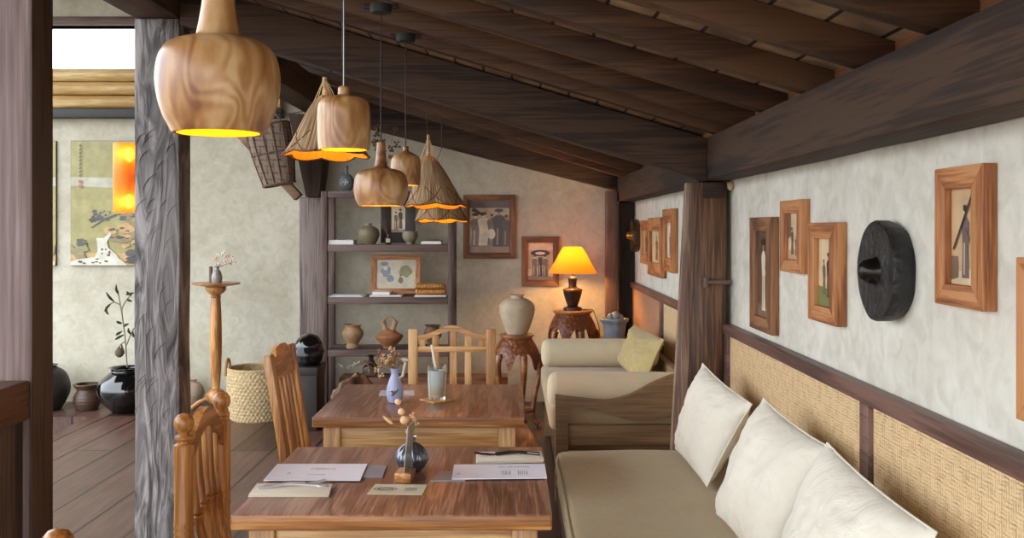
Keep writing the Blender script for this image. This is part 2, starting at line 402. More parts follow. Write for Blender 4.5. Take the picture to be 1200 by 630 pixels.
# near partition post on the far left, with rail
px0 = -565 * 3.0 / F
bm = nb(); rough_box(bm, px0 - .24, px0, 3.0, 3.14, 0, 3.45, 14, .003, 3)
tp = thing('timber_post', (px0 - .12, 3.07, 0), 'wide brown wooden post with chipped paint, nearest the left edge of photo', 'post')
def worn():
    m = wood('worn_paint_post', '#5f4a45', '#86706c', '#998683', 'Z', .5, .6, .5, 1.2); return m
finish('post_shaft', bm, worn(), tp)
bm = nb(); box(bm, px0 - .004, px0 + .006, 3.002, 3.139, 0, 3.44, .002); finish('dark_side_face', bm, wood('umber_side_face', '#2a1c16', '#46332a', '#5a4438', 'Z', .8, .6, .4, 1.5), tp)  # thin darker sheet that colours the post's right side face
bm = nb(); box(bm, px0 - .12, px0, 1.6, 3.0, .866, .985, .006); solo('guard_rail', bm, brn('Y'), 'thick brown wooden rail running from the leftmost post towards the viewer', 'rail')
bm = nb(); box(bm, px0 - .11, px0 - .02, 1.6, 2.998, 0, .862, .004); solo('panel_board', bm, wood('grey_brown_panel', '#352a27', '#564842', '#6c5d56', 'Z', .7, .7, .4, 1.5), 'weathered brown boarding standing under the thick rail at far left', 'panel')
# long beam carrying the rafters' upper ends
bm = nb(); rough_box(bm, -1.66, -1.46, -1.9, 8.19, 2.37, 2.575, 30, .004, 5, 1)
solo('roof_beam', bm, dk('Y'), 'long dark purlin running above the carved post to the back wall', 'beam')
# wall plate
bm = nb(); rough_box(bm, .856, 1.0, -1.9, 8.19, 1.664, 1.85, 40, .004, 6, 1)
solo('wall_plate_beam', bm, dk('Y'), 'massive dark hewn beam running along the top of the right wall', 'beam')
# principal rafter
def slope_beam(y0, y1, xa, za, xb, sb, xt, zt, st, seed):
    poly = [(xa, za), (xb, za + sb * (xa - xb)), (xb, zt + st * (xt - xb)), (xa, zt + st * (xt - xa))]
    t = nb(); prism(t, poly, y0, y1, XZ, .006)
    for i in range(1, 16):
        bmesh.ops.bisect_plane(t, geom=t.verts[:] + t.edges[:] + t.faces[:], plane_co=(xa + (xb - xa) * i / 16, 0, 0), plane_no=(1, 0, 0))
    for v in t.verts:
        d = noise.noise_vector(v.co * 2.1 + V(seed, 0, 0)) * .004; d.x = 0; v.co += d
    return t
bm = slope_beam(4.3, 4.44, .856, 1.66, -1.458, SL, .83, 1.852, SL, 1)
solo('tie_beam', bm, dk('X'), 'deep dark sloping beam crossing above the middle of the room', 'beam')
bm = slope_beam(7.98, 8.12, .856, 1.757, -1.458, .249, .86, 1.93, SL, 4)
solo('tie_beam', bm, dk('X'), 'dark sloping beam lying against the top of the back wall', 'beam')
# rafters
names = ['nearest common rafter, at the top right corner of the photo', 'second rafter from the top right corner, ending on the wall beam', 'third rafter from the top right corner, ending on the wall beam',
         'fourth rafter from the top right corner, ending on the wall beam', 'last thin rafter just in front of the deep sloping beam']
rys = [1.99, 2.43, 2.89, 3.375, 3.83]
ry_all = [(.63, None), (1.09, None), (1.54, None)] + list(zip(rys, names)) + [(4.9, 'thin rafter just behind the deep sloping beam'), (5.6, 'thin rafter halfway between the two sloping beams'), (6.3, 'thin rafter nearer the back wall than the middle one'), (7.1, 'thin rafter nearest the back wall beam'), (4.17, 'thin rafter touching the near side of the deep sloping beam'), (7.75, 'thin rafter right against the back wall beam')]
for ry, lb in ry_all:
    poly = [(.95, rz(.95)), (-1.56, rz(-1.56)), (-1.56, rz(-1.56) + RH), (.95, rz(.95) + RH)]
    poly = [(a, b if i < 2 else b - .002) for i, (a, b) in enumerate(poly)]; bm = nb(); prism(bm, poly, ry, ry + .065, XZ, .003)
    if lb is None: lb = 'rafter above the viewer, before the one at the top right corner'
    solo('rafter', bm, wood('rafter_wood', '#2a180c', '#472c18', '#5a3c24', 'X', .9, .6, .4, 1.5), 'dark brown ' + lb if not lb.startswith('rafter') else lb, 'rafter', 'rafters under the sloping roof')
# right-hand post at the bench end
rp = thing('timber_post', (.87, 4.5, 0), 'broad brown timber post behind the far end of the bench', 'post')
bm = nb(); prism(bm, [(.75, 0), (.97, 0), (.978, 1.66), (.832, 1.66)], 4.46, 4.6, XZ, .008); finish('post_shaft', bm, wood('post_brown', '#2e1c12', '#56361f', '#7a5438', 'Z', .8, .5, .7, 2.4, .1), rp)
bm = nb(); prism(bm, [(.70, 0), (.76, 0), (.845, 1.655), (.790, 1.655)], 4.448, 4.50, XZ, .004); finish('edge_strip', bm, wood('post_strip', '#4b342a', '#7b5e4e', '#9a7f6c', 'Z', .9, .5, .5, 2.0), rp)
bm = nb(); box(bm, .865, .965, 4.4505, 4.47, 1.585, 1.658, .004); finish('block', bm, dk('X'), rp)
bm = nb(); tube(bm, [(.86, 4.44, 1.205), (.99, 4.44, 1.205)], .011, 12); box(bm, .865, .885, 4.425, 4.47, 1.18, 1.23, .004); finish('peg', bm, plain('peg_wood', '#6f5a4c', .4, bmp=.2), rp)
bm = nb(); ball(bm, (.985, 4.42, 1.64), .016, (1, .6, 1.4)); finish('knot', bm, plain('pale_knot', '#b09a78', .7), rp)
# corner posts
bm = nb(); rough_box(bm, .752, .842, 7.86, 7.96, 0, 1.75, 10, .002, 9); solo('timber_post', bm, wood('corner_post', '#33221a', '#5b3f30', '#6f5242', 'Z', .9, .6, .4, 1.6), 'narrow brown post left of the corner, beside the glowing table lamp', 'post')
bm = nb(); rough_box(bm, .87, .998, 7.98, 8.19, 0, 1.66, 10, .002, 11); solo('timber_post', bm, dk('Z'), 'dark post filling the back right corner behind the sofa', 'post')
# column on the back wall with its capital and brace
pc = thing('timber_post', (-1.63, 8.06, 0), 'rough reddish grey post against back wall left of shelving unit', 'post')
bm = nb(); rough_box(bm, -1.73, -1.535, 7.98, 8.19, 0, 1.70, 14, .005, 13); finish('post_shaft', bm, wood('rough_post', '#3c302e', '#65554f', '#84736c', 'Z', .6, .6, 1.2, 2.6), pc)
bm = nb(); prism(bm, [(-1.66, 1.70), (-1.555, 1.70), (-1.47, 2.37), (-1.80, 2.37)], 7.9, 8.15, XZ, .006); finish('capital', bm, dk('Z'), pc)
bm = nb(); bar(bm, (-1.75, 8.05, 1.70), (-2.35, 8.05, 2.36), .07, .10, .004, V(0, 1, 0)); finish('brace', bm, wood('brace_wood', '#4b3628', '#7a5a42', '#967558', 'X', .8, .6, .4, 1.5), pc)
# bamboo blind under the window
bl = thing('bamboo_blind', (-3.6, 8.1, 2.42), 'rolled pale bamboo poles under the bright window at upper left', 'blind')
for k in range(3):
    for s in range(1):
        bm = nb(); z = 2.49 + k * .112
        pts = [(-4.5 + i * .1295, 8.12, z) for i in range(21)]
        tube(bm, pts, [.054 + (.003 if i % 6 == (k * 2) % 6 else 0) for i in range(21)], 14)
        finish('bamboo_pole', bm, wood('bamboo', '#a9824c', '#c8a468', '#dcc08a', 'X', 1.2, .45, .1, 1.2), bl)
bm = nb(); box(bm, -4.5, -1.9, 8.07, 8.19, 2.36, 2.432, .006); finish('batten', bm, plain('batten_dark', '#33302f', .6), bl)

# wainscot of rattan on right wall
ws = thing('rattan_wainscot', (.98, 3.0, .4), 'woven straw-coloured rattan backrest panelling with brown rail above the bench', 'wall panelling')
railw = wood('rail_wood', '#3c2620', '#5e4036', '#745348', 'Y', .9, .45, .2, 1.5)
bm = nb(); box(bm, .955, .999, .2, 4.455, .972, 1.016, .004); finish('rail', bm, railw, ws)
for y0, y1 in ((.86, .92), (2.655, 2.72), (4.40, 4.455)):
    bm = nb(); box(bm, .962, .999, y0, y1, .44, .9715, .003); finish('stile', bm, railw, ws)
for y0, y1 in ((.2, .86), (.92, 2.655), (2.72, 4.40)):
    bm = nb(); box(bm, .978, .999, y0, y1, .44, .9715, 0); finish('rattan_panel', bm, weave('rattan', '#8a6a42', '#dcbd90', .028), ws)
ws2 = thing('rattan_wainscot', (.98, 6.0, .3), 'panelling and brown rail behind the sofa beyond the brown post', 'wall panelling')
bm = nb(); box(bm, .955, .999, 4.61, 7.975, .972, 1.016, .004); finish('rail', bm, railw, ws2)
bm = nb(); box(bm, .962, .999, 6.33, 6.40, .3, .9715, .003); finish('stile', bm, railw, ws2)
bm = nb(); box(bm, .978, .999, 4.61, 6.33, .3, .9715, 0); finish('rattan_panel', bm, weave('rattan', '#8a6a42', '#dcbd90', .028), ws2)
bm = nb(); box(bm, .978, .999, 6.40, 7.975, .3, .9715, 0); o = finish('rattan_panel', bm, weave('rattan_lamp_tint', '#7c5038', '#b98a68', .02), ws2); o['label'] = 'finer woven panel, its reddish brown partly painted lamp glow'  # redder weave colour partly stands in for the warm lamp light

# ------------------------------------------------------------------ pictures
def ell(cx, cy, rx, ry, n=14, a=0):
    return [(cx + rx * math.cos(2 * PI * i / n) * math.cos(a) - ry * math.sin(2 * PI * i / n) * math.sin(a), cy + rx * math.cos(2 * PI * i / n) * math.sin(a) + ry * math.sin(2 * PI * i / n) * math.cos(a)) for i in range(n)]
def person(cx, y0, h, tone, skin, hat=None, hatc=None, w=.24):
    """silhouette: robe, arms, head, optional hat. unit square picture coordinates"""
    L = []
    hw = h * w
    L.append((tone, [(cx - hw * .75, y0), (cx + hw * .8, y0), (cx + hw * .6, y0 + h * .45), (cx + hw * .85, y0 + h * .78), (cx + hw * .3, y0 + h * .86), (cx - hw * .3, y0 + h * .86), (cx - hw * .85, y0 + h * .78), (cx - hw * .55, y0 + h * .45)]))
    L.append((skin, [(cx - hw * .3, y0 + h * .05), (cx - hw * .1, y0 + h * .05), (cx - hw * .05, y0 + h * .5), (cx - hw * .25, y0 + h * .5)]))
    L.append((skin, ell(cx, y0 + h * .93, h * .06, h * .075)))
    L.append((tone, [(cx - hw * .3, y0 + h * .62), (cx + hw * 1.0, y0 + h * .5), (cx + hw * .95, y0 + h * .58), (cx - hw * .1, y0 + h * .72)]))
    L.append(('hair', ell(cx, y0 + h * .975, h * .065, h * .04)))
    if hat: L.append((hatc or 'hair', ell(cx, y0 + h * .99, h * hat, h * .045)))
    return L
TONES = {'bg': '#c3a27c', 'bg2': '#d8c09a', 'bgd': '#5a4030', 'hair': '#241a16', 'dark': '#3f2f28', 'mid': '#77604c', 'lt': '#dcccb0', 'skin': '#a98563', 'gnd': '#9a7c5a', 'green': '#74804a',
         'violet': '#6a5450', 'blue': '#7f8796', 'paper': '#c9bfa6', 'white': '#e8e2d4', 'olive': '#9c9258', 'rock': '#8f7a52', 'rockd': '#4c4a42', 'ink': '#3b3b34', 'red': '#b06048', 'fall': '#cfcab8', 'foil': '#8a855c', 'tan': '#c49a62', 'greyp': '#b7b29c'}
def art(bm, M, w, h, shapes, keys, depth, zs=.0003):
    """bg first; every shape a thin relief sheet of its own print layer"""
    for i, (k, poly) in enumerate(shapes):
        if k not in keys: keys.append(k)
        d = depth + .0004 * i / max(1, len(shapes)) * 6 + .00012 * i
        vs = [bm.verts.new(M @ Vector(((min(max(p[0], 0), 1) - .5) * w, (min(max(p[1], 0), 1) - .5) * h, d))) for p in poly]
        try: f = bm.faces.new(vs); f.material_index = keys.index(k)
        except ValueError: pass
def printmat(k): return plain('print_' + k, TONES[k], .4, var=.18, vs=14, coat=.15)
FULL = [(0, 0), (1, 0), (1, 1), (0, 1)]
def frame(name, o, right, nrm, w, h, bw, depth, mat_fn, shapes, label, group=None, tilt=0, cat='picture', axis_h='X', matw=0, lean=None, bw2=None):
    """o: centre on the wall surface"""
    up = V(0, 0, 1); right = Vector(right); nrm = Vector(nrm)
    if tilt: rm = Matrix.Rotation(tilt, 3, nrm); right = rm @ right; up = rm @ up
    if lean: rm = Matrix.Rotation(lean, 3, right); up = rm @ up; nrm = rm @ nrm
    M = frameM(o, right, up, nrm)
    t = thing(name, Vector(o), label, cat, group)
    bh = bw2 or bw
    W, H = w / 2, h / 2
    for nm, poly in (('frame_member', [(-W, H), (W, H), (W - bw, H - bh), (-W + bw, H - bh)]), ('frame_member', [(-W, -H), (-W + bw, -H + bh), (W - bw, -H + bh), (W, -H)]),
                     ('frame_member', [(-W, -H), (-W, H), (-W + bw, H - bh), (-W + bw, -H + bh)]), ('frame_member', [(W, -H), (W - bw, -H + bh), (W - bw, H - bh), (W, H)])):
        bm = nb(); prism(bm, poly, .001, depth, M, .0018)
        hz = abs(poly[0][1] - poly[1][1]) < 1e-6 or poly[0] == (-W, -H) and poly[1][0] != -W
        finish(nm, bm, mat_fn(axis_h if hz else 'Z'), t)
    bm = nb(); keys = []
    sh = [('bg', FULL)] if not shapes or shapes[0][1] is not FULL else []
    art(bm, M, w - 2 * bw + .004, h - 2 * bh + .004, sh + shapes, keys, depth * .5)
    me = finish('photograph', bm, [printmat(k) for k in keys], t)
    return t
RW = dict(right=(0, -1, 0), nrm=(-1, 0, 0), axis_h='Y'); BW = dict(right=(1, 0, 0), nrm=(0, -1, 0), axis_h='X')
def rframe(y0, y1, z0, z1, *a, **k):
    return frame('picture_frame', (XW, (y0 + y1) / 2, (z0 + z1) / 2), w=y1 - y0, h=z1 - z0, **RW, **k)
g1 = 'framed sepia photographs on the right wall'
rframe(3.67, 4.01, 1.047, 1.492, bw=.078, depth=.03, mat_fn=frd, group=g1, label='tall brown framed photo left end of right wall row, dark picture with standing figure', bw2=.055,
       shapes=[('bgd', FULL), ('mid', [(0, 0), (1, 0), (1, .12), (0, .15)])] + person(.5, .08, .8, 'lt', 'skin', .2, 'hair'))
rframe(3.29, 3.557, 1.295, 1.547, bw=.06, depth=.03, mat_fn=frw, group=g1, label='small brown framed photo hung highest of the left three on right wall', bw2=.045,
       shapes=[('bg2', FULL), ('bg', [(0, 0), (1, 0), (1, .25), (0, .2)]), ('mid', [(0, .45), (.25, .5), (.25, 1), (0, 1)])] + person(.35, .12, .55, 'violet', 'skin', .1) + person(.7, .1, .4, 'dark', 'skin'))
rframe(2.927, 3.204, 1.155, 1.467, bw=.062, depth=.035, mat_fn=frw, group=g1, label='orange-brown framed photo of two figures on grass, just left of the black gong', bw2=.05,
       shapes=[('bg2', FULL), ('green', [(0, 0), (1, 0), (1, .24), (0, .3)])] + person(.35, .18, .5, 'mid', 'skin') + person(.66, .15, .62, 'dark', 'skin', .09))
rframe(2.02, 2.249, 1.278, 1.584, bw=.052, depth=.032, mat_fn=frw, group=g1, label='large orange-brown framed photo of a robed figure, right of the black gong', bw2=.048,
       shapes=[('bg', FULL), ('bg2', [(0, 0), (1, 0), (1, .2), (0, .12)]), ('mid', [(0, .05), (.3, .08), (.28, .3), (0, .3)])] + person(.55, .08, .72, 'violet', 'lt', .07) + [('hair', [(.12, .38), (.16, .36), (.86, .93), (.82, .95)])])
rframe(1.62, 1.89, 1.083, 1.394, bw=.055, depth=.03, mat_fn=frw, group=g1, label='reddish brown frame cut off by the right edge of the photo',
       shapes=[('bg', FULL)] + person(.5, .1, .6, 'dark', 'skin'))
g2 = 'framed photographs on the right wall beyond the post'
rframe(7.01, 7.43, 1.187, 1.506, bw=.07, depth=.03, mat_fn=frw, group=g2, label='framed photo right beside the small far gong, leftmost beyond the post', shapes=[('bg', FULL)] + person(.5, .1, .7, 'mid', 'skin'))
rframe(6.335, 6.95, 1.124, 1.52, bw=.09, depth=.04, mat_fn=frw, group=g2, label='middle framed photo on the wall section beyond the post', shapes=[('bg2', FULL)] + person(.5, .1, .7, 'mid', 'skin'))
rframe(5.9, 6.3, 1.178, 1.568, bw=.085, depth=.035, mat_fn=frw, group=g2, label='framed photo closest to the post, highest of the far three', shapes=[('bg2', FULL), ('white', [(.2, .1), (.8, .1), (.8, .9), (.2, .9)])] + person(.5, .1, .6, 'mid', 'skin'))
def bframe(px0, px1, py0, py1, Y, **k):
    a = P(px0, py1, Y); b = P(px1, py0, Y)
    return frame('picture_frame', ((a.x + b.x) / 2, Y, (a.z + b.z) / 2), w=b.x - a.x, h=b.z - a.z, **BW, **k)
bframe(543, 604, 228, 303, YB, bw=.052, depth=.03, mat_fn=frd, label='large brown framed sepia photo of a dancing group on the back wall',
       shapes=[('bg', FULL), ('bgd', [(0, .86), (1, .86), (1, 1), (0, 1)]), ('gnd', [(0, 0), (1, 0), (1, .18), (0, .14)])] + person(.15, .12, .62, 'mid', 'lt', .14, 'hair') + person(.36, .14, .62, 'lt', 'lt', .12, 'dark', .3) + person(.56, .14, .6, 'mid', 'skin', 0) + person(.74, .12, .7, 'dark', 'skin', .16, 'hair', .3) + person(.92, .12, .6, 'bgd', 'skin') + [('lt', ell(.55, .36, .1, .1)), ('hair', [(.05, .8), (.35, .7), (.36, .74), (.1, .87)])])
bframe(611, 655, 277, 335, YB, bw=.052, depth=.03, mat_fn=frd, label='small brown framed photo of figures under a wide umbrella beside table lamp',
       shapes=[('bg2', FULL), ('bg', [(0, .3), (1, .3), (1, .8), (0, .8)]), ('gnd', [(0, 0), (1, 0), (1, .1), (0, .12)])] + person(.28, .1, .55, 'mid', 'lt') + person(.5, .1, .6, 'dark', 'lt', 0, None, .18) + person(.7, .1, .55, 'mid', 'lt') + [('hair', ell(.5, .72, .38, .085)), ('lt', ell(.5, .715, .2, .04))])

# landscape scroll paintings on the far left wall
def rockpoly(cx, cy, rx, ry, seed, n=13):
    r_ = random.Random(seed); return [(cx + rx * math.cos(2 * PI * i / n) * r_.uniform(.7, 1.15), cy + ry * math.sin(2 * PI * i / n) * r_.uniform(.7, 1.15)) for i in range(n)]
def landscape(flip=0):
    s = [('olive', FULL), ('greyp', [(0, .64), (1, .61), (1, .70), (0, .71)]), ('tan', [(0, .0), (1, 0), (1, .1), (0, .1)])]
    q = random.Random(5)
    def bl(k, cx, cy, rx, ry, n=1, sx=0, sy=0):
        for _ in range(n):
            f = q.uniform(.55, 1.1); s.append((k, rockpoly(cx + q.uniform(-sx, sx), cy + q.uniform(-sy, sy), rx * f, ry * f, q.randint(0, 9999), 16)))
    bl('foil', .85, .44, .10, .03, 8, .12, .05); bl('rock', .80, .36, .11, .04, 7, .16, .06); bl('rockd', .74, .38, .05, .012, 6, .2, .05)
    s.append(('rockd', [(.26, .30), (.29, .30), (.44, .36), (.62, .40), (.60, .415), (.42, .375)]))
    bl('rockd', .38, .40, .045, .02, 10, .12, .035); bl('ink', .30, .37, .03, .014, 6, .1, .02); bl('foil', .45, .42, .03, .012, 5, .08, .02)
    bl('tan', .62, .29, .09, .03, 6, .16, .04); bl('rockd', .66, .27, .05, .012, 5, .16, .04); bl('rock', .72, .22, .09, .03, 7, .16, .05); bl('tan', .75, .19, .05, .02, 5, .15, .05); bl('ink', .70, .17, .05, .010, 6, .16, .06)
    s.append(('fall', [(.34, .22), (.44, .22), (.52, .27), (.54, .255), (.48, .19), (.50, .14), (.60, .09), (.64, .05), (.3, .04), (.36, .12)]))
    bl('rockd', .45, .13, .018, .012, 7, .07, .05); bl('foil', .10, .14, .08, .035, 6, .1, .05); bl('rockd', .14, .18, .06, .015, 5, .08, .04); bl('rock', .12, .09, .06, .02, 4, .08, .03)
    s.append(('fall', [(0, 0), (.75, 0), (.66, .05), (.5, .075), (.3, .065), (.12, .05), (0, .03)]))
    bl('rockd', .35, .035, .03, .007, 9, .3, .02); bl('rockd', .88, .07, .10, .035, 5, .08, .04); bl('ink', .86, .05, .07, .015, 4, .08, .03)
    for i in range(9): s.append(('ink', [(.125, .97 - i * .03), (.145, .975 - i * .03), (.14, .955 - i * .03), (.12, .952 - i * .03)]))
    s += [('red', [(.11, .66), (.15, .66), (.15, .685), (.11, .685)]), ('red', [(.11, .625), (.15, .625), (.15, .65), (.11, .65)])]
    if flip: s = [(k, [(1 - x, y) for x, y in p][::-1]) if p is not FULL else (k, p) for k, p in s]
    return s
def canvas(x0, x1, z0, z1, flip, label):
    t = thing('landscape_painting', ((x0 + x1) / 2, YB, z0), label, 'painting', 'landscape paintings on the far wall')
    bm = nb(); box(bm, x0, x1, YB - .02, YB - .001, z0, z1, .002); finish('panel', bm, plain('canvas_edge', '#4a3a2c', .8), t)
    bm = nb(); keys = []; M = frameM(((x0 + x1) / 2, YB, (z0 + z1) / 2), (1, 0, 0), (0, 0, 1), (0, -1, 0))
    art(bm, M, x1 - x0 - .006, z1 - z0 - .006, landscape(flip), keys, .0205); finish('picture', bm, [printmat(k) for k in keys], t)
za = P(0, 311, YB).z; zb_ = P(0, 165, YB).z
canvas(P(84, 0, YB).x, P(84, 0, YB).x + .64, za, zb_, 0, 'olive-green landscape painting with waterfall and rocks behind the amber lamp')
canvas(P(67, 0, YB).x - .64, P(67, 0, YB).x, za, zb_, 1, 'landscape painting mostly hidden by the leftmost post, only its edge showing')

# gongs
def gong(y, z, r, label, small=False):
    t = thing('gong', (XW, y, z), label, 'gong', None)
    M = Matrix(((0, 0, -1), (0, 1, 0), (1, 0, 0)))
    blk = plain('gong_black' if not small else 'gong_bronze', '#2e2c2c' if not small else '#4a3320', .45, .4, .4, 14, .8, 0, 34, .012)
    prof = [(.01, .0), (r * .93, .0), (r, .02), (r * 1.0, .05), (r * .97, .058), (r * .9, .055), (r * .4, .050), (r * .28, .056), (r * .02, .057)]
    bm = nb(); lathe(bm, prof, (XW, y, z), 56, lambda th, i, rr, zz: (rr * (1 + .012 * math.sin(5 * th) + .008 * math.sin(9 * th + 1)), zz), M=M); finish('gong_body', bm, blk, t)
    bm = nb(); lathe(bm, [(r * .30, .054), (r * .26, .062), (r * .245, .075), (r * .215, .087), (r * .15, .095), (r * .07, .099), (.001, .1)], (XW, y, z), 28, M=M)
    finish('boss', bm, plain('gong_boss', '#241d1a', .25, .6) if not small else plain('boss_bronze', '#a9763c', .3, .8), t)
gong(2.55, 1.338, .131, 'round black knobbed metal gong mounted on the right wall')
gong(7.75, 1.39, .13, 'small dark gong with bronze knob on far right wall by corner', True)

# ------------------------------------------------------------------ pendants
def swirl():
    if 'turned_wood' in MATS: return MATS['turned_wood']
    m, nt, b = newmat('turned_wood'); mp = coords(nt, (7, 7, 2.6))
    n = N(nt, 'ShaderNodeTexNoise'); n.inputs['Scale'].default_value = 1.6; n.inputs['Detail'].default_value = 1.5; n.inputs['Distortion'].default_value = .7
    nt.links.new(mp.outputs[0], n.inputs['Vector'])
    mu = N(nt, 'ShaderNodeMath', operation='MULTIPLY'); mu.inputs[1].default_value = 60; nt.links.new(n.outputs['Fac'], mu.inputs[0])
    sn = N(nt, 'ShaderNodeMath', operation='SINE'); nt.links.new(mu.outputs[0], sn.inputs[0])
    n2 = N(nt, 'ShaderNodeTexNoise'); n2.inputs['Scale'].default_value = 2.5; n2.inputs['Detail'].default_value = 8; nt.links.new(mp.outputs[0], n2.inputs['Vector'])
    ad = N(nt, 'ShaderNodeMath', operation='MULTIPLY_ADD'); ad.inputs[1].default_value = .06; nt.links.new(sn.outputs[0], ad.inputs[0]); nt.links.new(n2.outputs['Fac'], ad.inputs[2])
    r = ramp(nt, [(.3, '#7e4a22'), (.5, '#b0804e'), (.66, '#cda878')]); nt.links.new(ad.outputs[0], r.inputs[0]); nt.links.new(r.outputs[0], b.inputs['Base Color'])
    b.inputs['Roughness'].default_value = .38; b.inputs['Coat Weight'].default_value = .3; b.inputs['Coat Roughness'].default_value = .3; bump(nt, b, n2.outputs['Fac'], .08, .003)
    MATS['turned_wood'] = m; return m
orange = plain('orange_lining', '#ffb420', .6, var=.05)
WARM = (1, .55, .10)
def pendant(cx, Y, yb, label, prof, mpp, group, cord_r=.0022, cz=None, power=1.2, steel=True):
    """prof in px (hw, y) top to bottom"""
    X = (cx - 600) * Y / F; zb = P(0, yb, Y).z
    t = thing('pendant_lamp', (X, Y, zb), label, 'pendant lamp', group)
    pr = smoothprof([(hw * mpp, P(0, y, Y).z - zb) for hw, y in prof], 4)
    inn = [(max(r - .006, .004), z) for r, z in pr if z < pr[0][1] - .045 and True]
    rb = pr[-1][0]; inner = [(p[0], p[1]) for p in inn][::-1]
    bm = nb(); lathe(bm, pr + [(rb - .006, 0.0)], (X, Y, zb), 48, caps=False)
    lathe(bm, [(.003, pr[0][1]), pr[0]], (X, Y, zb), 48, caps=False)
    finish('shade', bm, swirl(), t, ang=60)
    # lining closed above by a disc inside the body
    body = [p for p in inn if p[0] > pr[-1][0] * .5]
    top = body[0][1] - .004
    bm = nb(); lathe(bm, [(.002, top)] + [(r - .001, min(z, top)) for r, z in body] , (X, Y, zb), 40, caps=False); finish('lining', bm, orange, t, ang=60)
    zc = cz if cz else rz(X) - .04
    bm = nb(); tube(bm, [(X, Y, zb + pr[0][1] - .002), (X, Y, zc)], cord_r, 8); co_ = finish('cord', bm, plain('cord_steel', '#8f8c88', .35, .6) if steel else plain('cord_black', '#15110f', .5), t)
    bm = nb(); ball(bm, (X, Y, zb + .045), .014, (1, 1, 1.3)); finish('bulb', bm, emis('bulb_glow', '#ffc060', 6), t)
    lightpt('bulb_light', (X, Y, zb + .028), t, WARM, power * .5, .012)
    bm = nb(); lathe(bm, [(.004, 0), (.035, .004), (.04, .02), (.04, .032), (.01, .034)], (X, Y, zc - .014), 20)
    box(bm, X - .06, X + .06, Y - .012, Y + .012, zc + .004, zc + .02, .003); finish('ceiling_mount', bm, plain('mount_black', '#171311', .6), co_)
    return t
mb = 1.49 / F
bigp = [(18, -28), (18.5, 0), (21, 18), (24, 34), (28, 44.5), (44, 47.5), (58, 54), (67, 67), (71, 90), (69, 114), (63, 135), (57, 147), (52.5, 156)]
pendant(256, 1.49, 154, 'largest bottle-shaped turned wooden pendant, closest to the viewer at upper left', bigp, mb, 'turned wooden pendants', power=1.0)
bell = [(4.5, 101), (6.5, 103), (7, 109), (9, 112), (22, 114.5), (28, 119), (30.6, 128), (31, 145), (30.6, 162), (29.6, 175.5)]
pendant(403, 2.45, 174.5, 'bell-shaped wooden pendant in front of the white straw shade', bell, 2.45 / F, 'turned wooden pendants', power=.7)
p3 = [(5, 167), (5.5, 178), (6.5, 188), (9, 196), (20, 199), (28, 204), (31.3, 214), (31.5, 225), (29, 235), (25.5, 241)]
pendant(446.5, 3.39, 240, 'squat bottle-shaped wooden pendant hanging above the shelving unit', p3, 3.39 / F, 'turned wooden pendants', power=.8, steel=False)
p4 = [(3, 171), (3.6, 173), (4, 177), (10, 180), (15.5, 184), (17.6, 192), (17.6, 205), (16.8, 217)]
pendant(475.5, 3.86, 216, 'small bell-shaped wooden pendant tucked between the squat one and straw shades', p4, 3.86 / F, 'turned wooden pendants', power=.3, steel=False)

def straw_mat():
    if 'straw' in MATS: return MATS['straw']
    m, nt, b = newmat('straw'); tc = N(nt, 'ShaderNodeTexCoord'); sp = N(nt, 'ShaderNodeSeparateXYZ'); nt.links.new(tc.outputs['Object'], sp.inputs[0])
    at2 = N(nt, 'ShaderNodeMath', operation='ARCTAN2'); nt.links.new(sp.outputs['Y'], at2.inputs[0]); nt.links.new(sp.outputs['X'], at2.inputs[1])
    mp = N(nt, 'ShaderNodeCombineXYZ'); nt.links.new(at2.outputs[0], mp.inputs['X'])
    mz = N(nt, 'ShaderNodeMath', operation='MULTIPLY'); mz.inputs[1].default_value = .25; nt.links.new(sp.outputs['Z'], mz.inputs[0]); nt.links.new(mz.outputs[0], mp.inputs['Y'])
    n = N(nt, 'ShaderNodeTexNoise'); n.inputs['Scale'].default_value = 34; n.inputs['Detail'].default_value = 3; nt.links.new(mp.outputs[0], n.inputs['Vector'])
    r = ramp(nt, [(.34, '#7a5836'), (.5, '#b08c62'), (.66, '#dcc29a')]); nt.links.new(n.outputs['Fac'], r.inputs[0]); nt.links.new(r.outputs[0], b.inputs['Base Color'])
    b.inputs['Roughness'].default_value = .7; bump(nt, b, n.outputs['Fac'], .8, .004)
    t = N(nt, 'ShaderNodeBsdfTranslucent'); nt.links.new(r.outputs[0], t.inputs[0]); mx = N(nt, 'ShaderNodeMixShader'); mx.inputs[0].default_value = .22
    nt.links.new(b.outputs[0], mx.inputs[1]); nt.links.new(t.outputs[0], mx.inputs[2]); nt.links.new(mx.outputs[0], nt.nodes['Material Output'].inputs[0])
    MATS['straw'] = m; return m
